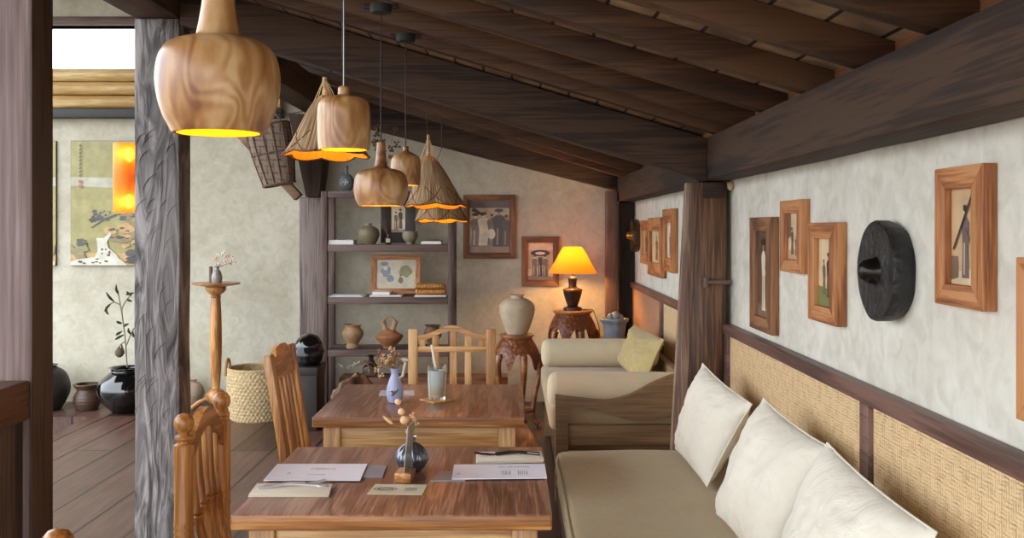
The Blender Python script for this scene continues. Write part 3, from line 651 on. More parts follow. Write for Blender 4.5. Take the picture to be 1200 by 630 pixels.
def straw(cx, Y, ytop, yb, wpx, label, anchor, stick, ph=0, power=.8, lean=0):
    X = (cx - 600) * Y / F; zb = P(0, yb, Y).z; zt = P(0, ytop, Y).z; Rb = wpx / 2 * Y / F; H = zt - zb
    t = thing('straw_pendant', (X, Y, zb), label, 'pendant lamp', 'scalloped straw pendants')
    petals = 6; n = 240; lv = 14
    def surf(th, s, k=1):
        r = Rb * (.16 + .84 * (s ** .72)) * k; r *= 1 + .012 * math.sin(th * 60)
        ph_ = (th * petals / (2 * PI) + ph) % 1.0; sc = abs(math.sin(PI * ph_))
        z = H * (1 - s) - (.010 * sc - .004) * s ** 6 * (Rb / .12)
        r *= 1 + .15 * sc * s ** 6
        return V(X + lean * H * s + r * math.cos(th), Y + r * math.sin(th), zb + z - .055 * r * math.sin(th) * s)
    def shell(k, s0):
        b_ = nb(); rows = []
        for j in range(lv + 1):
            s = s0 + (1 - s0) * j / lv; rows.append([b_.verts.new(surf(2 * PI * i / n, s, k)) for i in range(n)])
        for j in range(lv):
            for i in range(n): b_.faces.new((rows[j][i], rows[j][(i + 1) % n], rows[j + 1][(i + 1) % n], rows[j + 1][i]))
        return b_
    finish('shade', shell(1, 0), straw_mat(), t, ang=60)
    finish('lining', shell(.955, .1), orange, t, ang=60)
    bm = nb(); tube(bm, [surf(2 * PI * i / n, 1, 1.0) for i in range(n)], .0028, 6, closed=True)
    finish('rim_cord', bm, plain('rim_brown', '#6b4422', .6), t)
    for q in range(petals):                       # arched ribs that outline the petals
        bm = nb(); pts = []
        for i in range(13):
            a = (q + (i - 6) / 12 * 1.7 + .5 - ph) * 2 * PI / petals; s = 1 - .36 * (abs(i - 6) / 6) ** 1.6
            pts.append(surf(a, s, 1.008))
        tube(bm, pts, .002, 6); finish('petal_rib', bm, plain('rim_brown', '#6b4422', .6), t)
    # bamboo stick with strings at the apex
    A = V(X + lean * 0, Y, zt); B = V(X + stick[0], Y, zt + stick[1])
    bm = nb(); tube(bm, [A - V(0, 0, .01), B], [.009, .0065], 10); finish('bamboo_stick', bm, wood('bamboo', '#a9824c', '#c8a468', '#dcc08a', 'X', 1.2, .45, .1, 1.2), t)
    bm = nb()
    for q in range(7):
        th = 2 * PI * q / 7; tube(bm, [A.lerp(B, .75) + V(.007 * math.cos(th), .007 * math.sin(th), 0), V(X + .036 * math.cos(th) * Rb / .1, Y + .036 * math.sin(th) * Rb / .1, zt - .03)], .0012, 5)
    finish('string', bm, plain('string', '#d8c096', .7), t)
    top = Vector(anchor); bm = nb()
    mid = V(top.x, Y, min(B.z + .055, top.z))
    tube(bm, [A.lerp(B, .9), mid], .0013, 5); tube(bm, [B, mid + V(.001, 0, 0)], .0013, 5); tube(bm, [mid, V(top.x, Y, top.z)], .0018, 6)
    finish('cord', bm, plain('cord_black', '#15110f', .5), t)
    bm = nb(); box(bm, top.x - .04, top.x + .04, Y - .02, Y + .02, top.z - .012, top.z + .008, .003); finish('ceiling_mount', bm, plain('mount_black', '#171311', .6), t)
    bm = nb(); ball(bm, (X + lean * H * .5, Y, zb + H * .4), .018, (1, 1, 1.3)); finish('bulb', bm, emis('bulb_glow', '#ffc060', 6), t)
    lightpt('bulb_light', (X + lean * H * .5, Y, zb + H * .3), t, WARM, power * .55, .015)
def anc(px, Y): x = (px - 600) * Y / F; return (x, Y, rz(x) - .022)
straw(382, 2.93, 112, 181, 88, 'pale straw pendant with orange scalloped rim behind the bell-shaped wooden one', anc(401, 2.93), (-.004, .055), .2, .9)
straw(502, 4.55, 183, 241, 64, 'upper of the two overlapping straw pendants, with bamboo stick on top', anc(500, 4.55), (0, .10), .45, 1.0, .16)
straw(512, 5.05, 196, 258, 56, 'lower farther straw pendant partly hidden by the upper one', anc(517.5, 5.05), (0, .04), .1, 1.4, .09)

# amber glass wall lamp on the carved post
X = -1.656 - .062; Y = 4.36; z0 = P(0, 249, Y).z; z1 = P(0, 168, Y).z
t = thing('wall_sconce', (X, Y, z0), 'amber glass cylinder wall lamp with two bulbs on the carved post', 'wall lamp')
bm = nb(); lathe(bm, [(.05, z0), (.052, z0 + .003), (.052, z1 - .003), (.05, z1), (.047, z1), (.047, z0), (.05, z0)], (X, Y, 0), 40, caps=False)
def amber():
    m, nt, b = newmat('amber_glass'); out = nt.nodes['Material Output']
    tr = N(nt, 'ShaderNodeBsdfTransparent'); tr.inputs[0].default_value = lin('#ffc873'); mx = N(nt, 'ShaderNodeMixShader'); mx.inputs[0].default_value = .4
    b.inputs['Base Color'].default_value = lin('#f5b65c'); b.inputs['Roughness'].default_value = .12
    tl = N(nt, 'ShaderNodeBsdfTranslucent'); tl.inputs[0].default_value = lin('#ffd08a'); mx2 = N(nt, 'ShaderNodeMixShader'); mx2.inputs[0].default_value = .28
    nt.links.new(b.outputs[0], mx2.inputs[1]); nt.links.new(tl.outputs[0], mx2.inputs[2])
    nt.links.new(tr.outputs[0], mx.inputs[1]); nt.links.new(mx2.outputs[0], mx.inputs[2]); nt.links.new(mx.outputs[0], out.inputs[0]); return m
finish('glass_shade', bm, amber(), t)
for zz in (P(0, 181, Y).z, P(0, 236, Y).z):
    bm = nb(); ball(bm, (X + .018, Y, zz), .016, (1, 1, 1.9)); finish('bulb', bm, emis('bulb_hot', '#ffd070', 14), t)
    lightpt('bulb_light', (X + .018, Y - .03, zz), t, (1, .8, .5), .3, .015)
bm = nb(); box(bm, X + .012, X + .061, Y - .012, Y + .012, (z0 + z1) / 2 - .02, (z0 + z1) / 2 + .02, .003); tube(bm, [(X + .018, Y, P(0, 225, Y).z), (X + .018, Y, P(0, 192, Y).z)], .006, 10)
finish('bracket', bm, plain('bracket_brown', '#3a2416', .5), t)

# ------------------------------------------------------------------ tables
def table(x0, x1, y0, y1, label, tmat, bread=True, under='pale'):
    Z = .75; th = .04
    t = thing('dining_table', ((x0 + x1) / 2, (y0 + y1) / 2, 0), label, 'table', 'square wooden tables')
    bm = nb(); n = 6 if True else 5
    box(bm, x0, x1, y0, y1, Z - th, Z, .006, 3)
    bm.normal_update()
    for f in bm.faces:
        if abs(f.normal.z) < .6: f.material_index = 1
    finish('tabletop', bm, [tmat, teak('X')], t)
    i = .035
    for a, b, c, d in ((x0 + i, x0 + i + .065, y0 + i, y0 + i + .065), (x1 - i - .065, x1 - i, y0 + i, y0 + i + .065), (x0 + i, x0 + i + .065, y1 - i - .065, y1 - i), (x1 - i - .065, x1 - i, y1 - i - .065, y1 - i)):
        bm = nb(); box(bm, a, b, c, d, 0, Z - th - .001, .004); finish('leg', bm, teakl('Z'), t)
    for a, b, c, d, ax in ((x0 + i + .065, x1 - i - .065, y0 + i + .012, y0 + i + .034, 'X'), (x0 + i + .065, x1 - i - .065, y1 - i - .034, y1 - i - .012, 'X'), (x0 + i + .012, x0 + i + .034, y0 + i + .065, y1 - i - .065, 'Y'), (x1 - i - .034, x1 - i - .012, y0 + i + .065, y1 - i - .065, 'Y')):
        bm = nb(); box(bm, a, b, c, d, Z - th - .115, Z - th - .001, .002); finish('apron', bm, teakl(ax), t)
    return t
t1 = table(-.688, .098, 2.396, 3.145, 'square wooden dining table in the foreground, set with menus and napkins', tabletop('Y'))
t2 = table(-.742, .047, 3.638, 4.399, 'square wooden table farther back holding the iced drink', tabletop('Y'))

# ------------------------------------------------------------------ chairs
def seat_legs(t, x, y, w, d, zs, mt, front_only=False):
    pass
def turned_leg(bm, a, b, r=.02, seg=14):
    a = Vector(a); b = Vector(b); pts = []; rs = []
    prof = [(0, .75), (.08, .8), (.1, 1.1), (.12, .8), (.16, .95), (.5, 1.15), (.8, .95), (.84, 1.25), (.87, .9), (.9, 1.2), (.93, .95), (1, 1)]
    for s, k in prof: pts.append(a.lerp(b, s)); rs.append(r * k)
    tube(bm, pts, rs, seg)
def chair_turned(x, y, label):
    """faces +X; origin below the seat centre"""
    t = thing('dining_chair', (x, y, 0), label, 'chair', 'turned spindle chairs'); hw = .172; bx = x - .20
    mt = teak('Z')
    bm = nb(); box(bm, x - .20, x + .21, y - .19, y + .19, .43, .462, .012, 3); finish('seat', bm, teak('X'), t)
    for s in (-1, 1):
        bm = nb()
        prof = [(.017, 0), (.022, .1), (.024, .42), (.026, .46), (.024, .5), (.025, .60), (.028, .61), (.025, .618), (.0275, .628), (.025, .636), (.0275, .646), (.0255, .655), (.0265, .84), (.0265, .862), (.018, .868), (.018, .874), (.024, .879), (.024, .886), (.014, .891), (.015, .896), (.0225, .904), (.0268, .918), (.025, .933), (.016, .944), (.002, .948)]
        lathe(bm, prof, (bx, y + s * hw, 0), 24); finish('back_post', bm, mt, t)
    for s in (-1, 1):
        bm = nb(); turned_leg(bm, (x + .18, y + s * .165, 0), (x + .17, y + s * .155, .432), .02); finish('leg', bm, mt, t)
    # arched crest
    bm = nb(); n = 24; top = []; bot = []
    for i in range(n + 1):
        u = -1 + 2 * i / n; yy = u * (hw - .012)
        top.append((yy, .862 + .072 * math.cos(u * PI / 2) ** 1.3 - .02 * abs(u) ** 3)); bot.append((yy, .775 + .105 * math.cos(u * PI / 2) ** .9))
    poly = top + bot[::-1]
    M = frameM((bx, y, 0), (0, 1, 0), (0, 0, 1), (1, 0, 0)); prism(bm, poly, -.013, .013, M, .003); finish('crest_rail', bm, teak('Y'), t)
    for k in range(5):
        u = -.66 + .33 * k; bm = nb(); zt = .775 + .105 * math.cos(u * PI / 2) ** .9 + .012
        a = V(bx + .065, y + u * hw * .8, .455); b = V(bx, y + u * (hw - .012), zt)
        pts = []; rs = []
        for s, kk in [(0, .8), (.1, 1), (.3, 1.15), (.47, 1.1), (.49, 1.4), (.505, 1.05), (.52, 1.4), (.54, 1.05), (.7, .95), (.9, .8), (1, .7)]:
            p = a.lerp(b, s); p.x += -.02 * math.sin(PI * s); pts.append(p); rs.append(.0115 * kk)
        tube(bm, pts, rs, 12); finish('spindle', bm, mt, t)
    for s in (-1, 1):
        bm = nb(); tube(bm, [(x - .195, y + s * .17, .2), (x + .175, y + s * .16, .2)], .011, 10); finish('stretcher', bm, mt, t)
    return t
ch = chair_turned(-.69, 2.835, 'wooden chair with ball finials and turned spindles left of foreground table')
copytree(ch, (.13, -1.365, 0), 'chair of which only a post top shows at bottom left corner')

def chair_slat(x, y, label, mt, mty, lean, rot=0, arch=.028):
    """faces +X before rotation; slatted back with shaped crest"""
    t = thing('dining_chair', (x, y, 0), label, 'chair'); hw = .19; bx = x - .2; H = .955
    bm = nb(); box(bm, x - .19, x + .21, y - .195, y + .195, .43, .462, .01, 3); finish('seat', bm, mty, t)
    for s in (-1, 1):
        bm = nb(); bar(bm, (bx, y + s * hw, .43), (bx - lean, y + s * hw, H - (.0 if not arch else .0)), .045, .03, .003, V(1, 0, 0)); finish('back_post', bm, mt, t)
        bm = nb(); bar(bm, (bx - .02, y + s * hw, 0), (bx, y + s * hw, .429), .036, .036, .003); finish('leg', bm, mt, t)
        bm = nb(); bar(bm, (x + .185, y + s * .17, 0), (x + .185, y + s * .17, .429), .04, .04, .003); finish('leg', bm, mt, t)
        bm = nb(); bar(bm, (bx, y + s * .18, .21), (x + .18, y + s * .17, .21), .018, .03, .002); finish('stretcher', bm, mt, t)
    axv = V(-lean, 0, H - .43); axv.normalize()
    def at(yy, z): return V(bx - lean * (z - .43) / (H - .43), y + yy, z)
    M = frameM(tuple(at(0, 0)), (0, 1, 0), tuple(axv), (-axv.z, 0, axv.x))
    k_ = 1 / axv.z
    return t, hw, bx, H, at, M, k_
# chair 2
t, hw, bx, H, at, M, k_ = chair_slat(-.665, 4.01, 'slat-backed wooden chair seen edge-on at left side of farther table', teak('Z'), teak('X'), .085)
n = 30; top = []
for i in range(n + 1):
    u = -1 + 2 * i / n; yy = u * (hw - .018); top.append((yy, (.955 + .022 * math.cos(u * PI * .5) - .03 * math.exp(-((abs(u) - .72) / .13) ** 2)) * k_))
poly = top + [(hw - .018, .85 * k_), (-hw + .018, .85 * k_)]
bm = nb(); prism(bm, poly, -.011, .011, M, .002); finish('crest_rail', bm, teak('Y'), t)
for k in range(5):
    u = -.68 + .34 * k; bm = nb(); bar(bm, at(u * hw, .458), at(u * hw, .856), .028, .014, .002, V(1, 0, 0)); finish('slat', bm, teak('Z'), t)
# chair 3, behind the farther table, facing the viewer
cx3 = (529.5 - 600) * 4.78 / F
t3, hw, bx, H, at, M, k_ = chair_slat(cx3, 4.78 - .2, 'pale wooden chair with arched lattice back behind the farther table', teakl('Z'), teakl('X'), .02)
bm = nb(); n = 30; top = []; bot = []
for i in range(n + 1):
    u = -1 + 2 * i / n; yy = u * (hw - .018); q = (1 + math.cos(PI * min(1, abs(u) * 1.12))) / 2
    top.append((yy, .928 + .046 * q)); bot.append((yy, .902 + .046 * q))
prism(bm, [(a, b * k_) for a, b in top + bot[::-1]], -.011, .011, M, .002); finish('crest_rail', bm, teakl('Y'), t3)
bm = nb(); box(bm, -hw + .018, hw - .018, .845 * k_, .872 * k_, -.010, .010, .002, 2, M); finish('cross_rail', bm, teakl('Y'), t3)
for u in (-.42, 0.03, .42):
    bm = nb(); bar(bm, at(u * hw, .46), at(u * hw, .85), .034, .014, .002, V(1, 0, 0)); finish('slat', bm, teakl('Z'), t3)
    bm = nb(); bar(bm, at(u * hw, .868), at(u * hw, .925 if abs(u) > .1 else .952), .034, .014, .002, V(1, 0, 0)); finish('slat', bm, teakl('Z'), t3)
for u in (-.76, .76):
    bm = nb(); bar(bm, at(u * hw, .868), at(u * hw, .915), .03, .014, .002, V(1, 0, 0)); finish('slat', bm, teakl('Z'), t3)
t3.location = (cx3, 4.78 - .2, 0); t3.rotation_euler.z = -PI / 2
# wooden stool right behind the farther table
bm = nb(); st = thing('wooden_stool', (0, 4.75, 0), 'low wooden stool showing between the two tables and the sofa', 'stool')
prism(bm, [(-.07, 4.48), (.12, 4.48), (.10, 4.75), (.07, 5.02), (-.07, 5.02)], .42, .455, None, .006); finish('seat', bm, teak('Y'), st)
for a, b in ((-.045, 4.53), (.08, 4.53), (-.045, 4.97), (.045, 4.97)):
    bm = nb(); bar(bm, (a, b, 0), (a, b, .421), .035, .035, .003); finish('leg', bm, teak('Z'), st)

# ------------------------------------------------------------------ table settings
TZ = .7505
def T(px, py): Y = 1150 * .7 / (py - HZ); return V((px - 600) * Y / F, Y, TZ)
def sheet(bm, pts, z0, th, mi=0):
    prism(bm, [(p.x, p.y) for p in pts], z0, z0 + th, None, 0, mi)
white = plain('paper_bluewhite', '#ecedf6', .55, var=.02)
ink = plain('paper_ink', '#8f92a8', .7)
def menu(c, label, lines):
    pts = [T(*q) for q in c]; t = thing('menu_card', (sum(p.x for p in pts) / 4, sum(p.y for p in pts) / 4, TZ), label, 'menu')
    bm = nb(); sheet(bm, pts, TZ + .004, .002); finish('paper', bm, white, t)
    bm = nb()
    for (u, v, L, hgt) in lines:
        def Q(a, b): return pts[3].lerp(pts[2], a).lerp(pts[0].lerp(pts[1], a), b)
        for i in range(max(1, int(L / .022))):
            a = u + i * .022
            sheet(bm, [Q(a, v), Q(a + .004 + R.random() * .008, v), Q(a + .004 + R.random() * .008, v + hgt), Q(a, v + hgt * R.uniform(.5, 1))], TZ + .0061, .0002)
    finish('print', bm, ink, t); return t
menu([(325, 545.7), (430.5, 545.7), (422, 565), (308.5, 565)], 'long white paper menu at the left place of the foreground table', [(.42, .62, .28, .12), (.42, .3, .2, .06), (.2, .35, .06, .1)])
menu([(532, 546.5), (638.3, 545.6), (641, 562.3), (529.5, 563.5)], 'long white paper menu at the right place of the foreground table', [(.5, .75, .35, .08), (.52, .25, .13, .3), (.70, .25, .13, .3), (.05, .3, .06, .08)])
def card(c, mat, label, z=TZ, th=.003, name='place_mat', cat='mat'):
    bm = nb(); sheet(bm, [T(*q) for q in c], z, th); return solo(name, bm, mat, label, cat)
grey = plain('grey_card', '#8d8f95', .4, var=.08)
card([(424, 546.2), (453.5, 546.2), (448, 559.5), (420, 559.5)], grey, 'grey card sticking out from under the left menu', cat='card', name='grey_card')
card([(516, 553), (545, 553), (545, 564), (505, 564)], grey, 'grey card lying under the left end of the right menu', cat='card', name='grey_card')
# info card with oval mark
t = thing('table_card', tuple(T(466, 574)), 'cream card printed with an oval emblem in the middle of foreground table', 'card')
bm = nb(); sheet(bm, [T(440, 567.7), T(500.7, 568.3), T(495, 580), T(430, 579)], TZ, .0015); finish('paper', bm, plain('cream_card', '#c9c2a8', .6), t)
c = T(452, 573.3); bm = nb(); rr = 20
for (ra, rb2, r1) in ((.032, .018, .0035), (.023, .011, .006)):
    for i in range(rr):
        a0, a1 = 2 * PI * i / rr, 2 * PI * (i + .8) / rr
        sheet(bm, [V(c.x + ra * math.cos(a0), c.y + rb2 * math.sin(a0), 0), V(c.x + ra * math.cos(a1), c.y + rb2 * math.sin(a1), 0), V(c.x + (ra - r1) * math.cos(a1), c.y + (rb2 - r1) * math.sin(a1), 0), V(c.x + (ra - r1) * math.cos(a0), c.y + (rb2 - r1) * math.sin(a0), 0)], TZ + .0016, .0002)
finish('emblem', bm, plain('emblem_ink', '#5d5b58', .6), t); bm = nb(); c2 = T(480, 573.5)
for i in range(3): sheet(bm, [V(c2.x - .012, c2.y + .012 - i * .011, 0), V(c2.x + .02, c2.y + .012 - i * .011, 0), V(c2.x + .02, c2.y + .008 - i * .011, 0), V(c2.x - .012, c2.y + .008 - i * .011, 0)], TZ + .0016, .0002)
finish('lettering', bm, plain('emblem_ink', '#5d5b58', .6), t)
# napkins and cutlery
nap = fabric('napkin_cloth', '#d9cfb8', .15)
def napkin(c, label):
    bm = nb(); p = [T(*q) for q in c]
    for k in range(3):
        s = .003 * k; prism(bm, [(q.x + s * .4, q.y) for q in p], TZ + k * .003, TZ + k * .003 + .0026, None, .001)
    return solo('napkin', bm, nap, label, 'napkin')
napkin([(300, 569.5), (388.5, 570.5), (385, 582.5), (290.5, 582.5)], 'folded cream napkin under a fork at left side of foreground table')
napkin([(558, 532.7), (633, 531.7), (636.7, 541.7), (557.7, 544)], 'folded cream napkin at upper right corner of foreground table')
def fork(a, b, label, mat):
    a = Vector(a); b = Vector(b); d = (b - a).normalized(); s = V(-d.y, d.x, 0); L = (b - a).length
    t = thing('fork', tuple((a + b) / 2), label, 'fork')
    bm = nb(); pts = [a + d * L * q + V(0, 0, h) for q, h in ((0, .001), (.2, .004), (.45, .009), (.62, .006), (.68, .003))]
    tube(bm, pts, [.0045, .0045, .003, .0028, .005], 8); finish('handle', bm, mat, t)
    bm = nb(); prism(bm, [tuple((a + d * L * .67 + s * w)[:2]) for w in (-.006, .006)] + [tuple((a + d * L * .76 + s * w)[:2]) for w in (.011, -.011)], a.z + .001, a.z + .003, None, 0); finish('head', bm, mat, t)
    for w in (-.0095, -.003, .003, .0095):
        bm = nb(); p0 = a + d * L * .755 + s * w; tube(bm, [p0 + V(0, 0, .002), p0 + d * L * .12 + V(0, 0, .004), p0 + d * L * .245 + V(0, 0, .008)], .0014, 6); finish('tine', bm, mat, t)
steel = plain('cutlery_steel', '#d6d7dc', .35, .7, .05)
dsteel = plain('cutlery_dark', '#5b504a', .3, .9, .1)
up = V(0, 0, .0095)
fork(T(303, 577) + up, T(382, 569.5) + up, 'silver fork resting on the left napkin', steel)
fork(T(632, 535) + up, T(556, 537) + up, 'dark fork lying across the upper right napkin', dsteel)
bm = nb(); tube(bm, [T(582, 537.5) + up + V(0, 0, .003), T(610, 534.5) + up + V(0, 0, .004), T(632, 537) + up + V(0, 0, .003)], [.003, .004, .005], 8)
solo('spoon', bm, dsteel, 'dark spoon handle beside the fork on upper right napkin', 'spoon')
a_, b_ = T(310, 574) + up, T(372, 573) + up
bm = nb(); tube(bm, [a_, a_.lerp(b_, .5) + V(0, 0, .004), b_], [.005, .003, .004], 8); ball(bm, b_ + V(.014, 0, 0), .016, (1, .65, .25)); solo('spoon', bm, steel, 'silver spoon lying beside the fork on left napkin', 'spoon')

def flowers(name, base, heads, label, cat='dried flowers', bunch=None):
    """heads: (target Vector, kind, size, material)"""
    t = thing(name, tuple(base), label, cat)
    for (p, kind, s, m) in heads:
        p = Vector(p); b0 = Vector(base); mid = b0.lerp(p, .5) + V(0, 0, .012)
        mid = V(b0.x + (p.x - b0.x) * .3, b0.y + (p.y - b0.y) * .3, b0.z + (p.z - b0.z) * .55)
        bm = nb(); tube(bm, smoothprof([tuple(b0), tuple(mid), tuple(p)], 4), .0011, 5); sm_ = finish('stem', bm, plain('dry_stem', '#8c6f42', .8), t)
        bm = nb()
        if kind == 'ball':
            ball(bm, p, s, (1, 1, .95), 12, 8)
        elif kind == 'tail':
            d = (p - mid).normalized(); tube(bm, [p - d * s * .3, p + d * s * .3, p + d * s * 1.2, p + d * s * 2.0, p + d * s * 2.6], [s * .12, s * .36, s * .42, s * .28, s * .04], 10)
        else:
            for q in range(9):
                dv = V(R.uniform(-1, 1), R.uniform(-1, 1), R.uniform(-.8, 1)) * s; tube(bm, [p, p + dv * .6], .0008, 4)
                ball(bm, p + dv * .6, s * R.uniform(.14, .28), (1, .8, 1), 7, 5)
        finish('flower_head', bm, m, sm_)
    return t
peach = plain('dry_peach', '#e0b98c', .85, var=.15, bmp=.5); dryb = plain('dry_brown', '#9c6e4c', .85, var=.3); dryw = plain('dry_white', '#e6dccb', .8, var=.1)
# ribbed dark glass vase on foreground table
vb = T(482.6, 551); s = vb.y / F
t = thing('bud_vase', tuple(vb), 'round ribbed dark glass bud vase on the foreground table', 'vase')
prof = smoothprof([(.018, .0), (.03, .004), (.043, .028), (.044, .042), (.036, .062), (.018, .078), (.011, .084), (.0125, .094), (.014, .098)], 4)
bm = nb(); lathe(bm, prof, vb, 96, lambda th, i, r, z: (r * (1 + .085 * math.cos(14 * th) * (1 if .005 < z < .078 else .1)), z), caps=False)
lathe(bm, [(max(r - .004, .002), z) for r, z in prof if z > .004][::-1] + [(.002, .005)], vb, 48, caps=False); lathe(bm, [(.018, 0), (.001, 0)], vb, 48, caps=False)
m_, nt_, b__ = newmat('dark_vase_glass'); b__.inputs['Base Color'].default_value = lin('#6c7078'); b__.inputs['Metallic'].default_value = .5; b__.inputs['Roughness'].default_value = .12; b__.inputs['Transmission Weight'].default_value = .4; b__.inputs['Coat Weight'].default_value = .6
finish('vase_body', bm, m_, t, ang=75)
def at_(px, py, Y): return P(px, py, Y)
fy = vb.y
flowers('dried_flowers', tuple(vb + V(0, 0, .06)), [(at_(459, 495.5, fy), 'tail', .013, peach), (at_(470.5, 482, fy), 'ball', .0105, peach), (at_(474, 492, fy - .01), 'ball', .013, peach), (at_(477, 491, fy + .01), 'ball', .010, peach), (at_(466.5, 470.5, fy), 'ball', .0098, peach), (at_(483, 488, fy), 'spray', .016, peach), (at_(487, 495, fy), 'spray', .014, peach), (at_(479, 505, fy), 'spray', .012, peach)],
        'small bunch of peach dried flowers in the ribbed dark vase')
# wooden block with upright card
bk = T(472, 566); t = thing('card_holder', tuple(bk), 'little wooden block holding an upright clear card beside dark vase', 'card holder')
M = Matrix.Translation(bk) @ Matrix.Rotation(-.12, 4, 'Z')
bm = nb(); box(bm, -.024, .022, 0, .07, 0, .026, .002, 2, M); finish('block', bm, teak('Y'), t)
bm = nb(); box(bm, -.0015, .0015, .012, .09, .018, .155, .0005, 1, M @ Matrix.Translation(V(-.002, 0, 0)) @ Matrix.Rotation(.09, 4, 'Y')); finish('clear_card', bm, plain('acrylic_card', '#9a948c', .25, .1), t)

# farther table: pale vase, flowers, glass, coaster, white tile
def T2(px, py): return T(px, py)
card([(446, 458), (485.5, 458), (486, 463.5), (444, 463.5)], plain('tile_white', '#d4d6d8', .4), 'narrow white card lying behind the pale bud vase', name='white_card', cat='card')
vb = T(462.7, 471.3)
prof = smoothprof([(.02, 0), (.026, .004), (.033, .03), (.0325, .055), (.024, .085), (.0155, .108), (.0145, .12), (.018, .137)], 4)
t = thing('bud_vase', tuple(vb), 'pale lilac fluted ceramic bud vase on the farther table', 'vase')
bm = nb(); lathe(bm, prof, vb, 96, lambda th, i, r, z: (r * (1 + .025 * math.cos(20 * th)), z), caps=False)
lathe(bm, [(max(r - .003, .002), z) for r, z in prof][::-1] + [(.002, .004)], vb, 40, caps=False); lathe(bm, [(.02, 0), (.001, 0)], vb, 96, caps=False)
finish('vase_body', bm, plain('lilac_ceramic', '#aab0d4', .35, var=.06, coat=.4), t, ang=75)
bm = nb(); fo = vb + V(.004, -.0345, .045)
prism(bm, [(-.016, -.014), (-.004, -.012), (.012, .004), (.018, .018), (.004, .008), (-.008, -.002)], 0, .0015, frameM(fo, (1, 0, 0), (0, 0, 1), (0, -1, 0))); prism(bm, [(-.02, .004), (-.006, -.002), (.0, .002), (-.008, .008)], 0, .0015, frameM(fo, (1, 0, 0), (0, 0, 1), (0, -1, 0)))
finish('leaf_motif', bm, plain('leaf_brown', '#5f4f48', .6), t)
fy = vb.y; hd = []
for i in range(20):
    px = R.gauss(455, 9); py = R.gauss(417, 8); hd.append((at_(min(max(px, 436), 475), min(max(py, 400), 430), fy + R.uniform(-.03, .03)), 'spray', R.uniform(.012, .02), dryb if i % 3 else peach))
flowers('dried_flowers', tuple(vb + V(0, 0, .10)), hd, 'airy brown dried flower bunch in the pale lilac vase')
t = thing('dried_bloom', tuple(vb + V(.008, 0, .115)), 'thick white dried stem standing in the pale lilac vase', 'dried flowers')
bm = nb(); a0 = vb + V(.008, 0, .09); tube(bm, [a0, at_(472, 440, fy), at_(475, 424, fy)], [.0035, .006, .006], 10); ball(bm, at_(474, 421.5, fy), .014, (1.3, .7, .6)); finish('stem', bm, dryw, t)
# drink
gb = T(512, 469.5); r0 = .033; r1 = .040; Hh = .138
cs = T(514, 471)
bm = nb(); box(bm, -.05, .05, -.05, .05, 0, .006, .002, 2, Matrix.Translation(V(gb.x, gb.y, TZ)) @ Matrix.Rotation(.7, 4, 'Z')); solo('coaster', bm, teakl('X'), 'square wooden coaster under the iced drink', 'coaster')
z0 = TZ + .0065; t = thing('drinking_glass', (gb.x, gb.y, z0), 'tall clear glass of iced drink on the farther table', 'glass')
bm = nb(); lathe(bm, [(.001, 0), (r0, 0), (r0 + .001, .003), (r1, Hh), (r1 - .0025, Hh), (r0 - .001, .012), (.001, .012)], (gb.x, gb.y, z0), 40, caps=False); finish('glass_body', bm, glass('clear_glass', '#f4f7f8', .02), t)
m_, nt_, b__ = newmat('iced_liquid'); mp = coords(nt_, rand=False); sx = N(nt_, 'ShaderNodeSeparateXYZ'); nt_.links.new(mp.outputs[0], sx.inputs[0])
r_ = ramp(nt_, [(.0, '#f2efe8'), (.2, '#dcc090'), (.5, '#e8e8dc'), (1.0, '#f0f4f6')]); mu_ = N(nt_, 'ShaderNodeMath', operation='MULTIPLY'); mu_.inputs[1].default_value = 8; nt_.links.new(sx.outputs['Z'], mu_.inputs[0]); nt_.links.new(mu_.outputs[0], r_.inputs[0]); nt_.links.new(r_.outputs[0], b__.inputs['Base Color'])
b__.inputs['Transmission Weight'].default_value = .05; b__.inputs['Roughness'].default_value = .2; b__.inputs['IOR'].default_value = 1.33
bm = nb(); lathe(bm, [(.001, .013), (r0 - .002, .013), (r1 - .0045, Hh - .02), (.001, Hh - .02)], (gb.x, gb.y, z0), 36, caps=False); finish('drink', bm, m_, t)
for k in range(7):
    c = V(gb.x + R.uniform(-.016, .016), gb.y + R.uniform(-.016, .016), z0 + .055 + k * .011); bm = nb()
    box(bm, -.011, .011, -.011, .011, -.011, .011, .003, 2, Matrix.Translation(c) @ Matrix.Rotation(R.uniform(0, 3), 4, (1, .5, R.random()))); solo('ice_cube', bm, glass('ice', '#f2f6fa', .12, 1.31), 'clear ice cube among others floating in the iced drink', 'ice cube', 'ice cubes in the glass')
bm = nb(); a0 = at_(515, 455, gb.y); b0 = at_(505.6, 404, gb.y - .01); tube(bm, [a0, b0], .0042, 12); solo('drinking_straw', bm, plain('straw_white', '#f2f0ec', .5, var=.02), 'white drinking straw leaning in the iced drink', 'straw')

